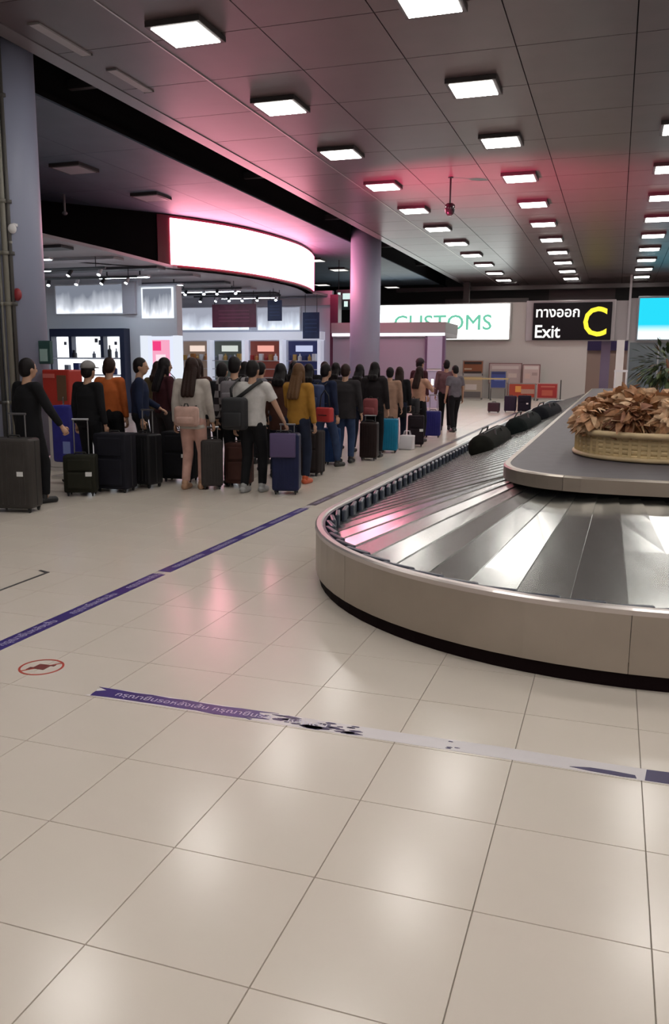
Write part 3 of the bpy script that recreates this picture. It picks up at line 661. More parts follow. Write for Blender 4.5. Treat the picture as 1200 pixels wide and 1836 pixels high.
# no-standing mark
t = thing('floor_sticker', 'red round no-standing floor sticker at the left edge', 'floor sticker', (-2.80, 3.48, 0))
RED = mat('sticker_red', (.42, .05, .03), .4)
def ring(bm, r0, r1, z0, z1, n=40):
    vs = [[bm.verts.new((r*cos(2*pi*k/n), r*sin(2*pi*k/n), z)) for k in range(n)] for r, z in ((r0, z0), (r1, z0), (r1, z1), (r0, z1))]
    for a in range(4):
        for k in range(n): bm.faces.new((vs[a][k], vs[a][(k+1) % n], vs[(a+1) % 4][(k+1) % n], vs[(a+1) % 4][k]))
bm = NB(); ring(bm, .105, .117, 0, .0015); obj('ring', bm, RED, t)
bm = NB(); box(bm, -.106, .106, -.005, .005, 0, .0014, mtx=Matrix.Rotation(R(52), 4, 'Z')); obj('slash', bm, RED, t)
bm = NB(); box(bm, -.036, .036, -.032, .036, .0002, .0020); obj('pictogram', bm, mat('sticker_dark', (.16, .03, .025), .4), t)
bm = NB(); box(bm, -.055, -.035, -.055, -.02, .0, .0019); box(bm, .034, .056, .03, .05, .0, .0019); obj('footprint', bm, mat('sticker_dark', (.16, .03, .025), .4), t)
# black tape corner
bm = NB(); prism(bm, [(-4.055, 4.3), (-4.035, 4.3), (-4.055, 5.2), (-4.17, 5.24), (-4.17, 5.21), (-4.08, 5.17)], 0, .0015)
obj('floor_mark', bm, mat('mark_black', (.03, .028, .03), .5), None, label='thin black hooked tape mark on the floor at left', cat='floor mark')

# ------------------------------------------------------------------ baggage carousel
CXc, CY0, CY1 = .15, 6.55, 30.0
car = thing('baggage_carousel', 'long oval baggage carousel with steel skirt and sloping overlapping plates', 'baggage carousel', (0, 0, 0))
def stad(r, s, r_ref=None):
    """point at arclength fraction: s in metres measured on radius-1 path; returns (x, y, nx, ny)"""
    pass
def path(r, step, a0=180, a1=360, side='both'):
    """list of (x,y,nx,ny): down the left straight (far to near), round the near end, up the right straight"""
    out = []
    n = int((CY1-CY0)/step)
    for k in range(n+1): y = CY1-(CY1-CY0)*k/n; out.append((CXc-r, y, -1, 0))
    m_ = max(8, int(pi*2.3/step))
    for k in range(1, m_): a = pi+pi*k/m_; out.append((CXc+r*cos(a), CY0+r*sin(a), cos(a), sin(a)))
    for k in range(n+1): y = CY0+(CY1-CY0)*k/n; out.append((CXc+r, y, 1, 0))
    m2 = max(8, int(pi*2.3/step))
    for k in range(1, m2): a = pi*k/m2; out.append((CXc+r*cos(a), CY1+r*sin(a), cos(a), sin(a)))
    return out
RO = 2.36
def seg_ring(bm, pts, prof):
    """sweep a closed profile [(offset outward from RO, z)] along pts given at radius RO"""
    rings = [[bm.verts.new((x+nx*o, y+ny*o, z)) for o, z in prof] for x, y, nx, ny in pts]
    n = len(prof)
    for a, b in zip(rings, rings[1:]):
        for k in range(n): bm.faces.new((a[k], a[(k+1) % n], b[(k+1) % n], b[k]))
    bm.faces.new(rings[0]); bm.faces.new(list(reversed(rings[-1])))
full = path(RO, .17)
full.append(full[0])
n = len(full)
# skirt panels about 1.9 m each
per = 11; k = 4
nst = int((CY1-CY0)/.17)+max(8, int(pi*2.3/.17))//2
starts = [0, nst % per]
while starts[-1] < n-1: starts.append(min(n-1, starts[-1]+per))
for a, b in zip(starts, starts[1:]):
    bm = NB(); pts = full[a:b+1]
    # leave a 4 mm seam at the end
    x, y, nx, ny = pts[-1]; x2, y2, _, _ = pts[-2]; L = math.hypot(x-x2, y-y2) or 1
    pts = pts[:-1]+[(x+(x2-x)/L*.003, y+(y2-y)/L*.003, nx, ny)]
    seg_ring(bm, pts, [(-.02, .085), (.0, .085), (.0, .392), (-.02, .392)])
    obj('skirt_panel', bm, STEEL, car, True).data.polygons.foreach_set('use_smooth', [False]*0 or [False]*((len(pts)-1)*4+2))
bm = NB(); seg_ring(bm, full, [(-.16, 0), (-.03, 0), (-.03, .09), (-.16, .09)]); obj('kick_base', bm, mat('kick_black', (.008, .003, .004), .7, spec=.1), car)
bm = NB(); seg_ring(bm, full, [(-.05, .39), (.006, .39), (.006, .415), (-.006, .425), (-.042, .425), (-.05, .415)]); obj('rim', bm, RIMM, car)
bm = NB(); seg_ring(bm, full, [(-.07, .26), (-.045, .26), (-.045, .41), (-.07, .41)]); obj('inner_guard', bm, RUBBER, car)
# belt plates
ri, ro = .88, 2.285
zi, zo = .775, .30
def plate(bm, p0, p1, tilt=.006):
    """p0,p1 = ((x_in,y_in),(x_out,y_out)) ; overlap from p0 to p1"""
    th = .006
    def q(p, z): return bm.verts.new((p[0], p[1], z))
    nseg = 4
    def line(p, dz):
        pts = []
        for k in range(nseg+1):
            f = k/nseg; x = p[0][0]+(p[1][0]-p[0][0])*f; y = p[0][1]+(p[1][1]-p[0][1])*f
            z = zi+(zo-zi)*f+dz+.006*sin(pi*f)
            pts.append((x, y, z))
        return pts
    A = line(p0, 0); B = line(p1, tilt)
    va = [bm.verts.new(v) for v in A]; vb = [bm.verts.new(v) for v in B]
    va2 = [bm.verts.new((v[0], v[1], v[2]-th)) for v in A]; vb2 = [bm.verts.new((v[0], v[1], v[2]-th)) for v in B]
    for k in range(nseg):
        bm.faces.new((va[k], va[k+1], vb[k+1], vb[k])); bm.faces.new((va2[k], vb2[k], vb2[k+1], va2[k+1]))
        bm.faces.new((vb[k], vb[k+1], vb2[k+1], vb2[k])); bm.faces.new((va[k+1], va[k], va2[k], va2[k+1]))
    bm.faces.new((va[0], vb[0], vb2[0], va2[0])); bm.faces.new((vb[-1], va[-1], va2[-1], vb2[-1]))
np_ = 75; stp = (CY1-CY0)/np_
sw = .16
def P(side, y): return ((CXc+side*ri, y), (CXc+side*ro, y))
bm = NB(); plate(bm, ((CXc-ri, stp+.04-sw), (CXc-ro, stp+.04)), ((CXc-ri, -sw), (CXc-ro, 0))); pl = mesh_of('belt_plate', bm, STEELP)
for k in range(np_): obj('belt_plate', pl, None, car, loc=(0, CY0+stp*k+.0, 0))
bm = NB(); plate(bm, ((CXc+ri, -.02), (CXc+ro, -.02)), ((CXc+ri, stp), (CXc+ro, stp))); pr = mesh_of('belt_plate', bm, STEELP)
for k in range(np_): obj('belt_plate', pr, None, car, loc=(0, CY0+stp*k, 0))
na = 22
bm = NB(); da = pi/na; lag = .10
def polar(r, a): return (r*cos(a), r*sin(a))
plate(bm, (polar(ri, -.012-lag), polar(ro, -.012)), (polar(ri, da-lag), polar(ro, da))); pc = mesh_of('belt_plate', bm, STEELP)
for c_, off_ in ((CY0, pi), (CY1, 0)):
    for k in range(na):
        o = obj('belt_plate', pc, None, car, loc=(CXc, c_, 0)); o.rotation_euler.z = off_+da*k
# bumper flaps along the inner face of the rim
bm = NB()
box(bm, -.004, .034, -.115, .130, .262, .412, .012, 2)
bmesh.ops.rotate(bm, verts=bm.verts, cent=(0, 0, .36), matrix=Matrix.Rotation(R(11), 3, 'Z'))
fl = mesh_of('bumper_flap', bm, RUBBER)
flp = path(RO-.10, .235)
cnt = 0
for x, y, nx, ny in flp:
    if cnt >= 290: break
    if x > CXc+.3 or y > 27.5: continue
    o = obj('bumper_flap', fl, None, car, loc=(x, y, 0)); o.rotation_euler.z = math.atan2(-ny, -nx); cnt += 1
# centre deck
DX, DY0, DY1, DW = .15, 6.50, 29.5, .92
def deckpath(w_, step=.3):
    out = []
    n_ = int((DY1-DY0)/step); e = 2.6
    for k in range(n_+1): out.append((DX-w_, DY1-(DY1-DY0)*k/n_, -1, 0))
    for k in range(1, 24):
        a = pi+pi*k/24; c, s = cos(a), sin(a)
        x = math.copysign(abs(c)**(2/e), c); y = math.copysign(abs(s)**(2/e), s)
        L = math.hypot(c, s); out.append((DX+w_*x, DY0+w_*y, c, s))
    for k in range(n_+1): out.append((DX+w_, DY0+(DY1-DY0)*k/n_, 1, 0))
    for k in range(1, 24):
        a = pi*k/24; c, s = cos(a), sin(a); x = math.copysign(abs(c)**(2/e), c); y = math.copysign(abs(s)**(2/e), s)
        out.append((DX+w_*x, DY1+w_*y, c, s))
    return out
dp = deckpath(DW); dp.append(dp[0])
st = [0]
while st[-1] < len(dp)-1: st.append(min(len(dp)-1, st[-1]+5))
for a, b in zip(st, st[1:]):
    bm = NB(); pts = dp[a:b+1]; x, y, nx, ny = pts[-1]; x2, y2, _, _ = pts[-2]; L = math.hypot(x-x2, y-y2) or 1
    pts = pts[:-1]+[(x+(x2-x)/L*.003, y+(y2-y)/L*.003, nx, ny)]
    seg_ring(bm, pts, [(-.05, .782), (0, .782), (0, .872), (-.012, .882), (-.05, .882)]); obj('deck_edge_panel', bm, STEEL, car)
bm = NB(); prism(bm, [(x-nx*.045, y-ny*.045) for x, y, nx, ny in dp[:-1]], .80, .879); obj('deck_top', bm, mat('deck_grey', (.075, .068, .08), .55, noise=.1), car)
bm = NB(); prism(bm, [(x-nx*.12, y-ny*.12) for x, y, nx, ny in dp[:-1]], 0, .80); obj('core', bm, BLACKM, car)

# ------------------------------------------------------------------ planter with dried plants
t = thing('basket_planter', 'oval tan woven basket planter on the carousel deck', 'planter', (.34, 7.33, .881))
WOV = mat('woven_tan', (.66, .51, .28), .6, noise=.12, nscale=8, bump=.3, bscale=60)
bm = NB(); prof = [(.60, 0), (.62, .01)]
for k in range(5): z = .02+k*.036; prof += [(.62+.002*k, z), (.626+.002*k, z+.012), (.626+.002*k, z+.024), (.62+.002*k, z+.034)]
prof += [(.60, .2), (.56, .19), (.5, .15)]
lathe(bm, prof, 56, sx=1.0, sy=1.15); obj('basket_wall', bm, WOV, t, False)
bm = NB()
for k in range(56):
    a = 2*pi*k/56; x = .627*cos(a); y = .627*1.15*sin(a); box(bm, x-.012, x+.012, y-.008, y+.008, .03, .19)
obj('weave_stakes', bm, mat('woven_dark', (.60, .45, .24), .6), t, kind='stuff')
bm = NB(); ring2 = [(.66*cos(2*pi*k/48), .66*1.15*sin(2*pi*k/48), .205) for k in range(49)]; tube(bm, ring2, .024, 8, False); obj('rim', bm, mat('rim_tan', (.58, .44, .26), .5, noise=.15), t, True)
bm = NB(); ring2 = [(.64*cos(2*pi*k/48), .64*1.15*sin(2*pi*k/48), .02) for k in range(49)]; tube(bm, ring2, .018, 8, False); obj('foot_ring', bm, mat('rim_tan', (.58, .44, .26), .5), t, True)
bm = NB(); lathe(bm, [(.55, .14), (.55, .185)], 32, sy=1.15); obj('soil', bm, mat('soil', (.03, .015, .01), .9), t)
DRY = [mat('dry_%d' % k, c, .6, noise=.35, nscale=20) for k, c in enumerate([(.50, .27, .14), (.40, .20, .10), (.58, .38, .23), (.26, .11, .06)])]
def clump(lab, x, y, z, n, rad, mats, seed, grp):
    rnd = random.Random(seed); t = thing('dried_plant', lab, 'plant', (x, y, z), 0, grp)
    C0 = Vector((0, 0, rad*.75))
    for mi, m_ in enumerate(mats):
        bm = NB()
        for k in range(n//len(mats)):
            d = Vector((rnd.gauss(0, 1), rnd.gauss(0, 1), rnd.gauss(.25, .9))).normalized()
            u, v = ortho(d); a = rnd.uniform(0, pi); sd = u*cos(a)+v*sin(a); nn = d.cross(sd)
            L = rad*rnd.uniform(.75, 1.12); cu = rnd.uniform(-.5, .7); pv = None; w0 = rnd.uniform(.022, .042)
            for q in range(5):
                f = .35+.65*q/4; g_ = q/4
                p = C0+d*L*f+nn*cu*L*.5*g_*g_+Vector((0, 0, -.05*g_*g_))
                if p.z < .0: p.z = .0
                ww = w0*(.45+1.1*sin(pi*min(.95, g_*.75+.2)))*(1-.75*g_**5)
                cur = [bm.verts.new(p-sd*ww), bm.verts.new(p+nn*ww*.5), bm.verts.new(p+sd*ww)]
                if pv: bm.faces.new((pv[0], pv[1], cur[1], cur[0])); bm.faces.new((pv[1], pv[2], cur[2], cur[1]))
                pv = cur
        obj('foliage', bm, m_, t, kind='stuff')
    bm = NB(); tube(bm, [(0, 0, -.05), (0, 0, rad*.8)], [.03, .02], 6); obj('stem', bm, DRY[3], t)
    return t
gp = 'dried plants in the basket planter'
spots = [(-.16, 6.95, .17, 'spilling over the front left of the basket'), (.12, 6.78, .19, 'at the front rim of the basket'), (.46, 6.72, .2, 'at the front right of the basket'), (-.16, 7.4, .19, 'at the left side of the basket'), (.22, 7.2, .25, 'in the middle of the basket'), (.62, 7.2, .25, 'at the right side of the basket'), (.08, 7.75, .25, 'at the back left of the basket'), (.5, 7.8, .24, 'at the back right of the basket')]
for k, (x, y, rad, lab) in enumerate(spots):
    clump('brown dried leafy plant clump ' + lab, x, y, .881+.18, 150, rad, [DRY[k % 3], DRY[(k+1) % 3], DRY[3] if k % 2 else DRY[2]], 20+k, gp)
t = thing('ficus_tree', 'green leafy potted tree behind the dried plants', 'plant', (.50, 9.2, .881))
bm = NB(); box(bm, -.2, .2, -.2, .2, 0, .34, .02, 1); obj('pot', bm, mat('pot_tan', (.50, .34, .18), .6, noise=.1), t)
bm = NB(); tube(bm, [(0, 0, .3), (.02, 0, .6), (-.02, .02, .8)], [.022, .018, .012], 6); obj('trunk', bm, DRY[3], t)
for mi, cl in enumerate(((.03, .055, .02), (.07, .10, .03), (.16, .10, .04))):
    rnd = random.Random(50+mi); bm = NB()
    for k in range(240 if mi < 2 else 60):
        v = Vector((rnd.gauss(0, 1), rnd.gauss(0, 1), rnd.gauss(0, 1))).normalized()*rnd.uniform(.35, 1)
        p = Vector((v.x*.36, v.y*.3, .70+v.z*.26)); d = (v+Vector((0, 0, -.3))).normalized(); s = rnd.uniform(.035, .06)
        u_, v_ = ortho(d)
        bm.faces.new([bm.verts.new(p), bm.verts.new(p+d*s+u_*s*.4), bm.verts.new(p+d*s*2+v_*.01), bm.verts.new(p+d*s-u_*s*.4)])
    obj('leaves', bm, mat('leaf_%d' % mi, cl, .5), t, kind='stuff')

# ------------------------------------------------------------------ luggage
def suitcase(lab, x, y, rot, w_, d_, h_, col, nm, soft=False, pull=0, grp=None, z=0, lie=False, tag=False):
    t = thing('suitcase', lab, 'suitcase', (x, y, z), R(rot), grp)
    m_ = mat(nm, col, .42 if not soft else .75, noise=.12, nscale=6, spec=.18)
    wz = .045
    bm = NB(); box(bm, -w_/2, w_/2, -d_/2, d_/2, wz, h_, .035 if not soft else .025, 3)
    obj('shell', bm, m_, t, True)
    bm = NB()
    if not soft:
        for k in range(6):
            xx = -w_/2+w_*(.16+.136*k)
            for s in (-1, 1): box(bm, xx-.008, xx+.008, s*d_/2-.004, s*d_/2+.004, wz+.05, h_-.05, .003, 1)
    else:
        box(bm, -w_*.38, w_*.38, -d_/2-.03, -d_/2+.01, wz+.05, wz+(h_-wz)*.55, .015, 2)
        b2 = NB(); box(b2, -w_*.36, w_*.36, -d_/2-.022, -d_/2+.01, wz+(h_-wz)*.6, h_-.05, .012, 2); obj('upper_pocket', b2, m_, t)
    obj('ribs' if not soft else 'front_pocket', bm, m_, t, kind='stuff' if not soft else None)
    bm = NB()
    for zz in (0,):
        rr = [(-w_/2-.002, -.006), (w_/2+.002, .006)]
        box(bm, -w_/2-.003, -w_/2+.004, -.008, .008, wz+.03, h_-.03); box(bm, w_/2-.004, w_/2+.003, -.008, .008, wz+.03, h_-.03); box(bm, -w_/2+.03, w_/2-.03, -.008, .008, h_-.004, h_+.003)
    obj('zip', bm, mat('zip_dark', (.02, .02, .022), .5), t)
    bm = NB(); tube(bm, [(0, 0, 0), (.014, 0, 0)], .024, 10)
    bmesh.ops.translate(bm, verts=bm.verts, vec=(-.007, 0, .024)); wm = mesh_of('wheel', bm, BLACKM)
    for sx_ in (-1, 1):
        for sy_ in (-1, 1):
            o = obj('wheel', wm, None, t, loc=(sx_*(w_/2-.045), sy_*(d_/2-.04), 0))
            bm = NB(); box(bm, -.016, .016, -.016, .016, .03, .05); obj('wheel_mount', bm, BLACKM, o)
    bm = NB(); tube(bm, [(-.07, 0, h_-.005), (-.06, 0, h_+.025), (.06, 0, h_+.025), (.07, 0, h_-.005)], .010, 6); obj('carry_handle', bm, BLACKM, t)
    if pull:
        bm = NB(); yb = d_/2-.045
        for s in (-1, 1): tube(bm, [(s*.085, yb, h_-.02), (s*.085, yb, h_+pull)], .008, 6)
        tube(bm, [(-.10, yb, h_+pull), (.10, yb, h_+pull)], .014, 6); obj('pull_handle', bm, mat('pull_metal', (.3, .3, .32), .3, .9), t)
    if tag:
        bm = NB(); box(bm, .08, .15, -d_/2-.006-(.03 if soft else 0), -d_/2-.001, h_*.5, h_*.5+.05); obj('luggage_tag', bm, mat('tag_white', (.7, .7, .7), .5), t)
    return t
suitcase('dark grey suitcase at the left edge before the black-jacketed person', -6.10, 7.35, 12, .46, .28, .80, (.045, .04, .038), 'sc_grey', pull=.25, tag=True)
suitcase('small olive-black cabin suitcase with raised handle, left of the big dark bags', -6.13, 8.55, 24, .38, .25, .50, (.018, .018, .012), 'sc_olive', soft=True, pull=.42, tag=True)
suitcase('large black suitcase right of the small olive-black one', -5.92, 8.98, 5, .44, .30, .74, (.010, .010, .016), 'sc_black', soft=True)
suitcase('black suitcase under the orange jacket', -5.80, 9.45, -10, .42, .28, .70, (.011, .011, .013), 'sc_black2', pull=.3)
suitcase('black suitcase left of the pale pink trousers', -5.62, 10.1, 8, .44, .30, .69, (.009, .009, .012), 'sc_black3', soft=True, tag=True)
suitcase('dark charcoal suitcase between the pink trousers and the brown suitcase', -4.90, 9.62, 30, .28, .26, .64, (.04, .035, .035), 'sc_charcoal', pull=.15)
suitcase('brown suitcase beside the white T-shirt man', -4.66, 9.95, 10, .34, .24, .58, (.07, .03, .025), 'sc_brown', soft=True)
suitcase('tall blue suitcase with raised handle held by the man in the white T-shirt', -3.84, 9.58, 14, .34, .27, .76, (.014, .018, .055), 'sc_blue', pull=.10)
suitcase('black suitcase behind the orange shoe', -4.15, 11.35, -5, .32, .26, .66, (.02, .015, .016), 'sc_black4', soft=True)
suitcase('narrow blue suitcase between the jeans legs', -4.32, 12.75, 35, .26, .22, .60, (.015, .04, .12), 'sc_blue2')
suitcase('dark suitcase below the red backpack', -3.93, 13.6, 6, .30, .26, .65, (.018, .010, .010), 'sc_dark5', pull=.1)
suitcase('bright turquoise suitcase in the queue', -3.93, 14.95, 8, .32, .26, .63, (.01, .16, .28), 'sc_turq')
suitcase('black suitcase behind the person in the pink top', -3.74, 16.3, 10, .32, .26, .62, (.015, .010, .014), 'sc_black6', soft=True, tag=True)
suitcase('royal blue suitcase near the booth pillar', -3.86, 18.5, 6, .36, .27, .60, (.02, .02, .13), 'sc_royal', pull=.35)
# violet top cover on the blue suitcase
tv = thing('laptop_bag', 'violet bag resting against the top of the tall blue suitcase', 'bag', (-3.83, 9.43, .47), R(14))
bm = NB(); box(bm, -.16, .16, -.035, .0, 0, .30, .015, 2); obj('body', bm, mat('bag_violet', (.075, .05, .13), .6), tv, True)
bm = NB(); tube(bm, [(-.08, -.015, .29), (-.07, -.015, .33), (.07, -.015, .33), (.08, -.015, .29)], .008, 6); obj('handle', bm, BLACKM, tv)
# far pile by the wall
def duffel(lab, x, y, z, rot, L, r, col, nm, grp=None):
    t = thing('duffel_bag', lab, 'bag', (x, y, z), R(rot), grp)
    bm = NB(); capsule(bm, (-L/2+r*.6, 0, r*.86), (L/2-r*.6, 0, r*.86), r*.95, r*.95, 14)
    for v in bm.verts: v.co.z = max(0, v.co.z*.95); v.co.z += .008*sin(v.co.x*30)*(v.co.z > .02)
    obj('body', bm, mat(nm, col, .9, noise=.2, nscale=8, spec=.08), t, True)
    for s in (-1, 1):
        bm = NB(); tube(bm, [(-L*.18, s*r*.6, r*1.45), (-L*.12, s*r*.45, r*1.86), (L*.12, s*r*.45, r*1.86), (L*.18, s*r*.6, r*1.45)], .012, 6); obj('handle', bm, BLACKM, t)
    bm = NB(); box(bm, -L*.36, L*.36, -.008, .008, r*1.66, r*1.74); obj('zip', bm, mat('zip_dark', (.02, .02, .022), .5), t)
    return t
def plate_z(x): return zi+(zo-zi)*((CXc-x)-ri)/(ro-ri)-.01
d1 = duffel('black holdall nearest the camera of the three bags on the carousel', -1.62, 11.8, plate_z(-1.84)+.0, 90, 2.0, .19, (.010, .010, .008), 'duf_black')
d2 = duffel('dark holdall in the middle of the three bags on the carousel', -1.45, 14.6, plate_z(-1.66)+.0, 88, 2.0, .20, (.009, .012, .012), 'duf_dark')
duffel('dark holdall farthest along the carousel of the three bags', -1.30, 17.4, plate_z(-1.55), 86, 2.0, .21, (.010, .011, .014), 'duf_far')
suitcase('dark suitcase lying in the luggage pile by the red banner, right one', -3.0, 30.0, 0, .44, .3, .60, (.012, .01, .02), 'sc_far1', soft=True, tag=True)
suitcase('dark purple suitcase in the luggage pile by the red banner, left one', -3.50, 30.1, 4, .42, .3, .58, (.03, .02, .04), 'sc_far2')
suitcase('small maroon suitcase at the left end of the far luggage pile', -3.98, 29.4, -4, .40, .26, .36, (.055, .03, .04), 'sc_far3')
t = thing('plastic_bag', 'white plastic carrier bag on the floor beside the turquoise suitcase', 'bag', (-3.75, 15.6, 0))
bm = NB(); box(bm, -.14, .14, -.10, .10, 0, .28, .03, 3)
for v in bm.verts: v.co.x += .012*sin(v.co.z*40+v.co.y*30); v.co.y += .01*sin(v.co.x*50)
obj('body', bm, mat('bag_white', (.6, .57, .6), .5), t, True)
for s in (-1, 1):
    bm = NB(); tube(bm, [(-.07, s*.05, .26), (-.05, s*.03, .36), (.05, s*.03, .36), (.07, s*.05, .26)], .006, 5); obj('handle', bm, mat('bag_white', (.6, .57, .6), .5), t)
# red kiosk by the column
t = thing('donation_kiosk', 'red box kiosk with a brown picture on a white stand by the grey column', 'kiosk', (-7.72, 10.55, 0))
bm = NB(); box(bm, -.32, .15, -.18, .15, .94, 1.50, .02, 2); obj('box_case', bm, mat('kiosk_red', (.42, .035, .025), .4), t)
bm = NB(); box(bm, -.06, .10, -.19, -.18, 1.05, 1.42); obj('picture', bm, mat('kiosk_brown', (.13, .07, .04), .5), t)
bm = NB(); box(bm, -.30, -.10, -.19, -.18, 1.38, 1.44); obj('header', bm, mat('kiosk_pink', (.6, .15, .13), .5), t)
bm = NB(); box(bm, -.28, .12, -.14, .12, .05, .94, .01, 1); box(bm, -.30, .14, -.16, .14, 0, .05); obj('stand', bm, mat('kiosk_white', (.52, .48, .47), .5), t)
bm = NB(); box(bm, -.05, .09, -.15, -.14, .5, .86); obj('notice', bm, mat('kiosk_notice', (.35, .30, .28), .5), t)
# blue folding pushchair behind small suitcase
t = thing('blue_trolley_bag', 'bright blue bag on a trolley behind the small olive-black suitcase', 'bag', (-6.86, 9.3, 0))
bm = NB(); box(bm, -.16, .16, -.12, .12, .30, 1.05, .04, 3); obj('body', bm, mat('bag_royal', (.02, .02, .22), .6, noise=.2), t, True)
bm = NB(); box(bm, .02, .13, -.128, -.12, .42, .58); obj('pocket_patch', bm, mat('patch_blue', (.2, .25, .55), .5), t)
bm = NB(); box(bm, -.18, .18, -.14, .14, .08, .12)
for s in (-1, 1): tube(bm, [(s*.15, .14, .08), (s*.15, .16, 1.15)], .012, 6)
obj('trolley_frame', bm, CHROME, t)
for s in (-1, 1):
    bm = NB(); tube(bm, [(s*.16-.012, .12, .05), (s*.16+.012, .12, .05)], .05, 12); obj('wheel', bm, BLACKM, t)

# ------------------------------------------------------------------ people
SK = [mat('skin_%d' % k, c, .5) for k, c in enumerate([(.42, .24, .16), (.34, .18, .11), (.50, .31, .22)])]
EYEM = mat('eye_dark', (.02, .012, .01), .3); LIP = mat('lip', (.30, .10, .08), .5)
HAIR = {'black': mat('hair_black', (.007, .005, .006), .55, spec=.2, bump=.4, bscale=90), 'brown': mat('hair_brown', (.022, .010, .008), .55, spec=.2, bump=.4, bscale=90), 'light': mat('hair_light', (.11, .055, .025), .5, spec=.2, bump=.4, bscale=90), 'grey': mat('hair_grey', (.18, .17, .17), .6)}
def cloth(nm, c): return mat('cloth_'+nm, c, .85, noise=.18, nscale=7, bump=.25, bscale=14, spec=.2)
def plaid():
    m = cloth('plaid', (.3, .3, .3)); nt = m.node_tree; b = nt.nodes['Principled BSDF']
    tc = nt.nodes.new('ShaderNodeTexCoord'); mp = nt.nodes.new('ShaderNodeMapping'); mp.inputs['Location'].default_value = (.02, .02, .01)
    ch = nt.nodes.new('ShaderNodeTexChecker'); ch.inputs['Scale'].default_value = 11; ch.inputs['Color1'].default_value = (.30, .28, .29, 1); ch.inputs['Color2'].default_value = (.03, .025, .03, 1)
    nt.links.new(tc.outputs['Object'], mp.inputs[0]); nt.links.new(mp.outputs[0], ch.inputs['Vector']); nt.links.new(ch.outputs['Color'], b.inputs['Base Color']); return m
def ik(a, t, l1, l2, bend):
    a = Vector(a); t = Vector(t); d = t-a; L = min(d.length, (l1+l2)*.995); n = d.normalized(); t = a+n*L
    x = (l1*l1-l2*l2+L*L)/(2*L); hgt = math.sqrt(max(0, l1*l1-x*x)); b = Vector(bend); b = (b-n*b.dot(n)).normalized()
    return a+n*x+b*hgt, t
def hand(bm, wr, d, side, curl=.6, s=1.0, pn=None):
    d = d.normalized(); u = Vector(pn) if pn is not None else Vector((-side, 0, 0)); u = (u-d*u.dot(d))
    if u.length < .1: u, _ = ortho(d)
    u.normalize()           # palm normal
    v = d.cross(u).normalized()*(-side)
    if v.y < 0 and abs(v.y) > .3: v = -v     # index-finger side forward
    pc = wr+d*.045*s
    tube(bm, [wr-d*.015, wr+d*.02*s, wr+d*.055*s, wr+d*.088*s], [.023*s, .030*s, .039*s, .034*s], 8, True, .42, v)
    for k in range(4):
        o = wr+d*.080*s+v*(.027-.018*k)*s; L = (.070, .078, .072, .056)[k]*s; c = curl*(1+.12*k)
        p = [o]; ang = c*.4; dd = d
        for q in range(3):
            dd = (d*cos(ang)+u*sin(ang)); p.append(p[-1]+dd*L*(.42, .32, .26)[q]); ang += c
        tube(bm, p, [.0095*s, .009*s, .0082*s, .0062*s], 6, True)
    o = wr+d*.03*s+v*.028*s
    p = [o, o+(d*.6+v*.7+u*.25).normalized()*.034*s, o+(d*.6+v*.7+u*.25).normalized()*.034*s+(d*.85+v*.2+u*.5).normalized()*.034*s]
    tube(bm, p, [.0125*s, .011*s, .008*s], 6, True)
PEOPLE = 0
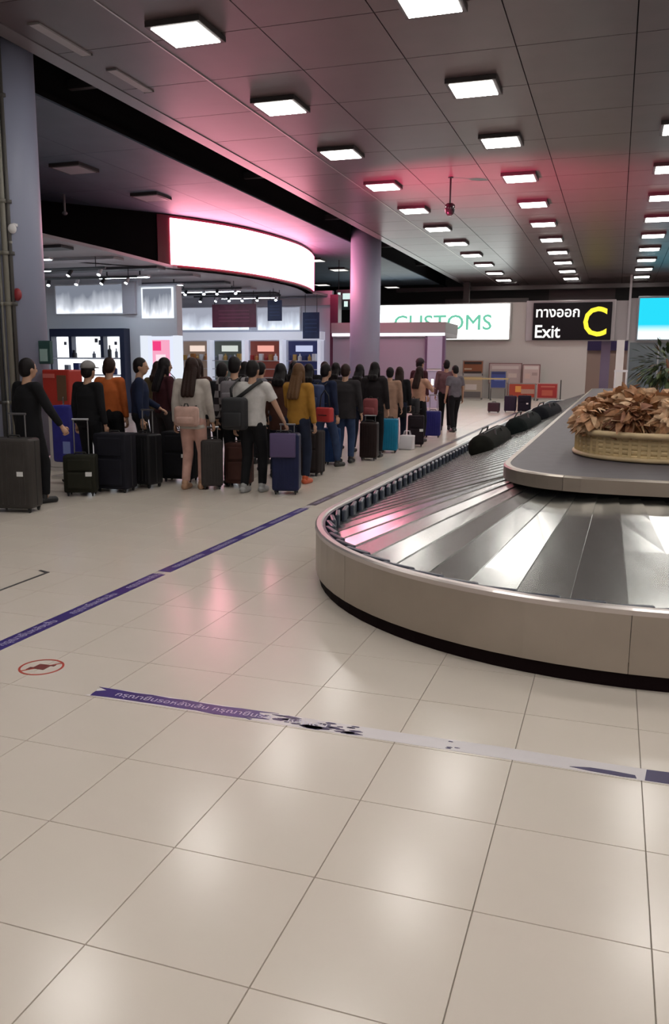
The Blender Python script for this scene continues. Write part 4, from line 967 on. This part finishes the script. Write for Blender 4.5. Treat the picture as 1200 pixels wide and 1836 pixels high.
def person(lab, x, y, face, H, top, bottom, hair='black', hl='short', sk=0, sleeve='long', shoe=(.01, .01, .012), hem=.90, stride=.05, armL=None, armR=None, headyaw=0, lean=0, wide=1.08, hood=None, skirt=False, capm=None, loosep=1.0, headpitch=0):
    global PEOPLE; PEOPLE += 1
    k = H/1.70
    t = thing('person', lab, 'person', (x, y, 0), R(face), 'people queueing in front of the shop')
    t.scale = (k, k, k)
    W_ = wide
    ln = Vector((0, lean, 0))
    pel = Vector((0, 0, .93)); wst = Vector((0, lean*.3, 1.06)); chs = Vector((0, lean*.7, 1.26)); nk0 = Vector((0, lean-.01, 1.42)); nk1 = Vector((0, lean+.01, 1.50)); hc = Vector((0, lean+.03, 1.585))
    sh = [Vector((s*.17*W_, lean*.9, 1.385)) for s in (-1, 1)]
    an = [Vector((-.10, -stride, .075)), Vector((.10, stride, .075))]
    hp = [Vector((s*.09, 0, .90)) for s in (-1, 1)]
    kn = [ik(hp[i], an[i], .43, .41, (0, 1, 0))[0] for i in (0, 1)]
    tgt = [armL, armR]; el = []; wr = []
    for i, s in enumerate((-1, 1)):
        tg = tgt[i] if tgt[i] is not None else (s*.235*W_, .03+lean, .86)
        if tg[0] is None: tg = (s*.2, tg[1], tg[2])
        e, w_ = ik(sh[i], tg, .275, .255, (s*.5, -1, -.1)); el.append(e); wr.append(w_)
    # body
    bm = NB(); skm = SK[sk]
    Rh = Matrix.Rotation(R(headyaw), 3, 'Z') @ Matrix.Rotation(R(headpitch), 3, 'X')
    capsule(bm, pel, wst, .125, .105, 12, .72, (1, 0, 0)); capsule(bm, wst, chs, .105, .125, 12, .72, (1, 0, 0)); capsule(bm, chs, nk0-Vector((0, 0, .06)), .125, .07, 12, .72, (1, 0, 0))
    capsule(bm, nk0-Vector((0, 0, .03)), nk1, .056, .052)
    for i in (0, 1):
        capsule(bm, nk0-Vector((0, 0, .05)), sh[i], .05, .052)
        capsule(bm, sh[i], el[i], .05, .037); capsule(bm, el[i], wr[i], .037, .024)
        capsule(bm, hp[i], kn[i], .082, .055); capsule(bm, kn[i], an[i], .055, .036)
        f = an[i]+Vector((0, .0, -.035)); capsule(bm, f+Vector((0, -.03, 0)), f+Vector((0, .12, -.005)), .034, .028)
    ell(bm, hc+Rh @ Vector((0, .0, .015)), .076, .096, .108, mtx=Rh); ell(bm, hc+Rh @ Vector((0, .025, -.045)), .056, .066, .065, mtx=Rh)
    capsule(bm, hc+Rh @ Vector((0, .094, .015)), hc+Rh @ Vector((0, .112, -.022)), .009, .015, 8)
    for s in (-1, 1): ell(bm, hc+Rh @ Vector((s*.078, -.005, -.005)), .012, .020, .030, 8, 6, Rh)
    body = remesh('body', bm, skm, .0145, 1)
    bm = NB(); bm.from_mesh(body)
    for i, s in enumerate((-1, 1)):
        d = (wr[i]-el[i]).normalized(); hand(bm, wr[i], d, s, .55 if tgt[i] is None else .95, 1.0, (-s, 0, 0) if tgt[i] is None or d.z < -.6 else (0, 0, -1))
    bm.to_mesh(body); bm.free(); body.polygons.foreach_set('use_smooth', [True]*len(body.polygons))
    obj('body', body, None, t)
    for s in (-1, 1):
        bm = NB(); ell(bm, hc+Rh @ Vector((s*.032, .086, .012)), .011, .007, .006, 8, 6, Rh); obj('eye', bm, EYEM, t, True)
    bm = NB(); ell(bm, hc+Rh @ Vector((0, .088, -.052)), .022, .007, .007, 8, 6, Rh); obj('mouth', bm, LIP, t, True)
    # hair
    hm = HAIR[hair]; bm = NB()
    ell(bm, hc+Rh @ Vector((0, -.016, .036)), .088, .101, .104, mtx=Rh)
    ell(bm, hc+Rh @ Vector((0, -.045, -.01)), .082, .070, .085, mtx=Rh)
    if hl != 'short':
        zb = {'bob': 1.46, 'long': 1.24, 'verylong': 1.10}[hl]
        for q in (-1, 0, 1):
            m1 = Vector((q*.055, lean-.135, min(1.42, zb+.05))); capsule(bm, hc+Rh @ Vector((q*.045, -.06, -.02)), m1, .045, .042, 10); capsule(bm, m1, Vector((q*.058, lean-.150, zb)), .042, .034, 10)
        for s in (-1, 1): capsule(bm, hc+Rh @ Vector((s*.074, -.01, .02)), hc+Rh @ Vector((s*.082, -.01, -.11 if hl == 'bob' else -.16)), .026, .022, 8)
    me = remesh('hair', bm, hm, .0135, 1)
    bm = NB(); bm.from_mesh(me)   # open the face
    inv = Rh.transposed()
    for v in bm.verts:
        l = inv @ (v.co-hc)
        if l.y > .045 and l.z < .062: v.co -= Rh @ Vector((0, (l.y-.045)*.95, 0))
    bm.to_mesh(me); bm.free()
    obj('hair', me, None, t)
    if capm is not None:
        bm = NB(); ell(bm, hc+Rh @ Vector((0, -.012, .055)), .097, .112, .098, mtx=Rh)
        for v in bm.verts:
            if v.co.z < hc.z+.045: v.co.z = hc.z+.045
        ell(bm, hc+Rh @ Vector((0, .11, .052)), .07, .075, .010, mtx=Rh)
        obj('cap', bm, capm, t, True)
    # top
    bm = NB(); hemz = hem
    tm = top; g = 1.0
    tube(bm, [Vector((0, 0, hemz)), pel+Vector((0, 0, .03)) if hemz < .93 else Vector((0, 0, hemz+.02)), wst, chs, Vector((0, lean*.9, 1.36)), Vector((0, lean-.005, 1.425))], [.165*W_, .162*W_, .150*W_, .165*W_, .135*W_, .065], 18, True, .76, (1, 0, 0))
    for i, s in enumerate((-1, 1)):
        capsule(bm, Vector((s*.05, lean*.95, 1.38)), sh[i]-Vector((s*.005, 0, 0)), .062, .068)
        if sleeve == 'long':
            capsule(bm, sh[i], el[i], .067, .055); e2 = el[i]+(wr[i]-el[i])*.93
            tube(bm, [el[i], e2], [.055, .041], 12)
        else:
            e2 = sh[i]+(el[i]-sh[i])*.72; tube(bm, [sh[i], e2], [.070, .066], 12)
    if hood: ell(bm, (0, lean-.09, 1.40), .12, .065, .07)
    for v in bm.verts:
        if .9 < v.co.z < 1.35: v.co.y += .006*sin(v.co.z*60+v.co.x*25)
    obj('top', remesh('top', bm, tm, .017, 2), None, t)
    # bottoms
    bm = NB()
    if skirt:
        tube(bm, [(0, 0, .42), (0, 0, .7), (0, 0, .95), (0, 0, 1.04)], [.23, .2, .165, .135], 18, True, .8, (1, 0, 0))
    else:
        tube(bm, [(0, 0, .84), (0, 0, .93), (0, 0, 1.03)], [.150, .155, .132], 18, True, .78, (1, 0, 0))
        for i in (0, 1):
            capsule(bm, hp[i], kn[i], .098*loosep, .072*loosep); a2 = kn[i]+(an[i]-kn[i])*.93
            tube(bm, [kn[i], (kn[i]+a2)/2, a2], [.073*loosep, .064*loosep, .056*loosep], 12)
            ell(bm, hp[i]+Vector((0, -.045, .0)), .085, .075, .09)
    obj('trousers' if not skirt else 'skirt', remesh('trousers', bm, bottom, .017, 2), None, t)
    sm = mat('shoe_%.2f_%.2f_%.2f' % shoe, shoe, .5)
    for i, s in enumerate((-1, 1)):
        bm = NB(); f = an[i]
        capsule(bm, f+Vector((0, -.045, -.035)), f+Vector((0, .13, -.042)), .044, .040, 12); capsule(bm, f+Vector((0, -.02, -.02)), f+Vector((0, -.015, .02)), .044, .045, 12)
        for v in bm.verts: v.co.z = max(.0, v.co.z)
        obj('shoe', bm, sm, t, True)
    return t
def backpack(lab, px, py, face, H, col, nm, w_=.30, h_=.42, d_=.17, z=.98, back=-.14, cat='backpack', side=0):
    k = H/1.70
    t = thing('backpack', lab, cat, (px, py, 0), R(face)); t.scale = (k, k, k)
    m_ = mat(nm, col, .7, noise=.15, nscale=9)
    bm = NB(); box(bm, -w_/2+side, w_/2+side, back-d_, back, z, z+h_, .05, 3); obj('body', bm, m_, t, True)
    bm = NB(); box(bm, -w_*.36+side, w_*.36+side, back-d_-.04, back-d_+.03, z+.03, z+h_*.5, .025, 2); obj('front_pocket', bm, m_, t, True)
    for s in (-1, 1):
        bm = NB(); tube(bm, [(s*.09, back-.01, z+h_*.9), (s*.10, -.02, z+h_+.055), (s*.105, .125, z+h_*.75), (s*.11, .135, z+h_*.45), (s*.13, .02, z+.12), (s*.10, back-.01, z+.08)], .016, 6, True, .4)
        obj('strap', bm, BLACKM, t, True)
    bm = NB(); tube(bm, [(-.03+side, back-.06, z+h_-.01), (-.02+side, back-.06, z+h_+.03), (.02+side, back-.06, z+h_+.03), (.03+side, back-.06, z+h_-.01)], .008, 6); obj('grab_loop', bm, BLACKM, t)
    return t
blk = cloth('black', (.008, .008, .010)); nav = cloth('navy', (.012, .018, .045)); mar = cloth('maroon', (.05, .014, .02)); brn = cloth('brown', (.055, .022, .016)); wht = cloth('white', (.50, .48, .47)); crm = cloth('cream', (.42, .38, .35)); pnk = cloth('pinktrouser', (.48, .29, .25)); org = cloth('orange', (.42, .10, .025)); tan = cloth('tan', (.30, .18, .13)); mus = cloth('mustard', (.34, .17, .03)); gry = cloth('grey', (.13, .12, .14)); jns = cloth('jeans', (.03, .05, .11)); djn = cloth('darkjeans', (.015, .02, .04)); dgr = cloth('darkgrey', (.025, .022, .025)); pch = cloth('peach', (.50, .28, .20)); olv = cloth('olive', (.10, .075, .04)); ros = cloth('rose', (.14, .07, .08))
F = 'person '
person('person in a loose black jacket holding a suitcase handle at the left edge', -6.28, 7.83, -20, 1.63, blk, blk, armR=(.34, .22, .92), stride=.1, wide=1.16, hem=.80, loosep=1.05)
person('person in black wearing a grey cap behind the small olive-black suitcase', -6.38, 9.12, -8, 1.60, blk, blk, capm=mat('cap_grey2', (.22, .21, .21), .8), wide=1.1)
person('person in an orange jacket and dark trousers', -6.62, 9.97, 10, 1.66, org, blk, hair='brown', wide=.95)
person('short-haired person in navy looking to the right towards the poster', -6.20, 10.05, -60, 1.66, nav, blk, wide=1.05, headyaw=-15, armL=(-.18, .28, 1.0))
person('maroon-topped person with dark hair by the pink poster', -6.28, 10.85, -30, 1.67, mar, dgr, hair='black', hl='long')
p6 = person('long-haired person in a cream top and pale pink trousers', -5.10, 9.50, 5, 1.66, crm, pnk, hair='brown', hl='long', hem=.80, shoe=(.35, .2, .12), stride=.04, wide=1.1, armR=(.25, .10, .84))
person('dark-haired person in black squeezed behind the cream top', -5.22, 10.6, 0, 1.60, blk, blk)
person('person in a black and white checked shirt with a grey hood', -4.80, 10.12, 8, 1.68, plaid(), blk, hem=.80, wide=1.1, hl='short')
person('man in a white T-shirt and black trousers gripping the tall blue suitcase', -4.27, 9.52, 0, 1.63, wht, blk, sleeve='short', sk=0, armR=(.40, .14, .90), shoe=(.3, .3, .3), stride=.07, wide=1.15, hem=.88, headyaw=-10)
person('dark-haired person in a brown-red dress beside the white T-shirt man', -4.50, 11.0, 5, 1.60, brn, djn, hair='black', hl='bob', hem=.72, wide=1.1)
person('light-haired person in a mustard jacket with orange shoes', -4.02, 10.45, -10, 1.60, mus, djn, hair='light', hl='long', shoe=(.50, .09, .03), hem=.86, armL=(-.1, .3, 1.1))
person('person in dark blue stepping forward in faded jeans', -4.30, 12.35, -25, 1.60, nav, jns, stride=.22, hair='black', shoe=(.02, .02, .02))
person('broad person in a dark jacket and blue jeans', -4.18, 13.0, 0, 1.60, dgr, jns, hair='brown', wide=1.25, hem=.78)
person('dark-haired person just right of the broad dark jacket', -4.47, 14.75, -5, 1.60, dgr, djn, hair='black', hl='bob', wide=1.1)
person('person in a white top and black wrap wearing a red backpack', -3.97, 14.0, 0, 1.64, cloth('blackwrap', (.015, .012, .014)), blk, hair='black', hl='bob', hem=.8)
person('person in a long tan coat behind the turquoise suitcase', -4.10, 15.55, 10, 1.55, tan, tan, hair='black', hem=.60, hl='short')
person('long-haired person all in black', -4.13, 16.4, 5, 1.56, blk, djn, hair='brown', hl='verylong', hem=.62)
person('tall dark-capped person behind the pink top', -4.45, 19.6, -30, 1.75, mar, blk, capm=mat('cap_dark', (.02, .015, .02), .8))
person('reddish-haired person in a peach top looking at a phone', -3.93, 17.3, -20, 1.57, pch, blk, hair='brown', hl='long', sleeve='short', armR=(.16, .34, 1.22), armL=(-.1, .3, 1.08), wide=1.1)
person('slim dark figure by the booth pillar', -4.02, 20.75, 10, 1.73, ros, blk, hair='black', stride=.08)
person('person in a grey top and dark trousers at the head of the queue', -3.72, 20.35, 40, 1.60, gry, blk, hair='black', stride=.14, sleeve='short', headyaw=10)
person('olive-jacketed person carrying a tan bag', -7.0, 11.9, 10, 1.62, olv, dgr, hair='brown', hl='bob')
person('brown-haired person half hidden left of the cream top', -6.0, 11.35, 0, 1.66, brn, dgr, hair='brown', hl='long', wide=1.1)
person('person in grey behind the checked shirt', -5.15, 11.5, 0, 1.64, gry, blk, hair='black')
person('dark-haired person in navy between the mustard jacket and the blue stepper', -4.78, 12.9, 10, 1.60, nav, djn, hair='black', hl='bob')
person('dark-haired person left of the middle column base', -5.05, 15.1, 0, 1.63, dgr, djn, hair='black', hl='bob', wide=1.1)
person('dark-clothed person behind the tan coat', -4.62, 16.3, 0, 1.64, blk, blk, hair='black', hl='bob')
person('person in a dark green coat deep in the queue behind the orange jacket', -7.40, 11.1, 0, 1.6, cloth('deepgreen', (.012, .025, .02)), blk, hair='black')
t = thing('sling_bag', 'black sling bag with diagonal strap on the back of the white T-shirt man', 'bag', (-4.27, 9.52, 0), R(0))
bm = NB(); box(bm, -.30, .02, -.30, -.14, .80, 1.20, .05, 3); obj('body', bm, mat('sling_black', (.010, .010, .013), .7, noise=.15), t, True)
bm = NB(); box(bm, -.26, -.02, -.33, -.28, .84, 1.02, .02, 2); obj('front_pocket', bm, mat('sling_black', (.010, .010, .013), .7), t, True)
bm = NB(); tube(bm, [(-.20, -.16, 1.14), (-.05, -.165, 1.24), (.08, -.14, 1.34), (.14, -.05, 1.405), (.14, .06, 1.37), (.02, .135, 1.22), (-.14, .12, 1.08), (-.22, -.02, .98), (-.20, -.15, .95)], .024, 6, True, .4, (0, 0, 1)); obj('strap', bm, BLACKM, t, True)
bm = NB(); tube(bm, [(-.20, -.16, 1.14), (-.23, -.14, 1.30), (-.17, -.05, 1.41), (-.15, .1, 1.34)], .018, 6, True, .4, (1, 0, 0)); obj('strap', bm, BLACKM, t, True)
for k, (x, y, cl, hr, hl_, lab) in enumerate(((-5.40, 12.35, blk, 'black', 'short', 'dark-dressed person half hidden behind the brown-red dress'), (-5.95, 12.95, nav, 'black', 'bob', 'person in navy deep in the queue behind the white T-shirt man'), (-5.35, 13.7, dgr, 'black', 'bob', 'person in dark grey deep in the queue behind the mustard jacket'), (-5.55, 15.9, blk, 'brown', 'short', 'brown-haired person in black deep in the queue left of the middle column'), (-5.75, 14.7, mar, 'black', 'long', 'long-haired person in maroon deep in the queue'))):
    person(lab, x, y, 4*k-6, 1.62+.01*k, cl, blk, hair=hr, hl=hl_, wide=1.12)
backpack('peach drawstring pack low on the cream top', -5.10, 9.50, 5, 1.66, (.44, .28, .24), 'bp_pink', .34, .26, .10, .84, -.135)
backpack('navy backpack on the stepping person', -4.30, 12.35, -25, 1.60, (.02, .035, .10), 'bp_navy', .30, .40, .17, .98, -.13)
backpack('red backpack above the dark suitcase', -3.97, 14.0, 0, 1.64, (.20, .04, .045), 'bp_red', .26, .32, .15, .76, -.15)
backpack('grey backpack on the person in the checked shirt', -4.80, 10.12, 8, 1.68, (.13, .12, .135), 'bp_grey', .26, .30, .12, 1.10, -.13)
backpack('large black backpack behind the peach top', -3.93, 17.3, -20, 1.57, (.012, .012, .016), 'bp_big', .32, .34, .17, .66, -.15)
def handbag(lab, x, y, z, col, nm, rot=0, w_=.24, h_=.20):
    t = thing('handbag', lab, 'bag', (x, y, z), R(rot))
    bm = NB(); box(bm, -w_/2, w_/2, -.06, .06, 0, h_, .025, 3); obj('body', bm, mat(nm, col, .6, noise=.1), t, True)
    bm = NB(); tube(bm, [(-w_*.35, 0, h_-.01), (-w_*.25, 0, h_+.18), (0, 0, h_+.26), (w_*.25, 0, h_+.18), (w_*.35, 0, h_-.01)], .008, 6); obj('strap', bm, BLACKM, t, True)
    bm = NB(); box(bm, -w_*.3, w_*.3, -.068, -.058, h_*.45, h_*.5); obj('zip', bm, BLACKM, t)
    return t
handbag('tan shoulder bag on the olive-jacketed person', -6.72, 11.80, .98, (.15, .10, .05), 'hb_tan', 10, .32, .22)
handbag('bright red bag behind the stepping person', -4.18, 12.0, .74, (.42, .03, .03), 'hb_red', -20, .28, .22)
t = thing('mobile_phone', 'phone with a glowing screen held by the person in the peach top', 'phone', (-3.70, 17.6, 1.18), R(-20))
bm = NB(); box(bm, -.035, .035, -.005, .005, 0, .15, .004, 1); obj('case', bm, BLACKM, t)
bm = NB(); box(bm, -.03, .03, -.0065, -.005, .01, .14); obj('screen', bm, emis('phone_glow', (1, .95, .95), 3), t)
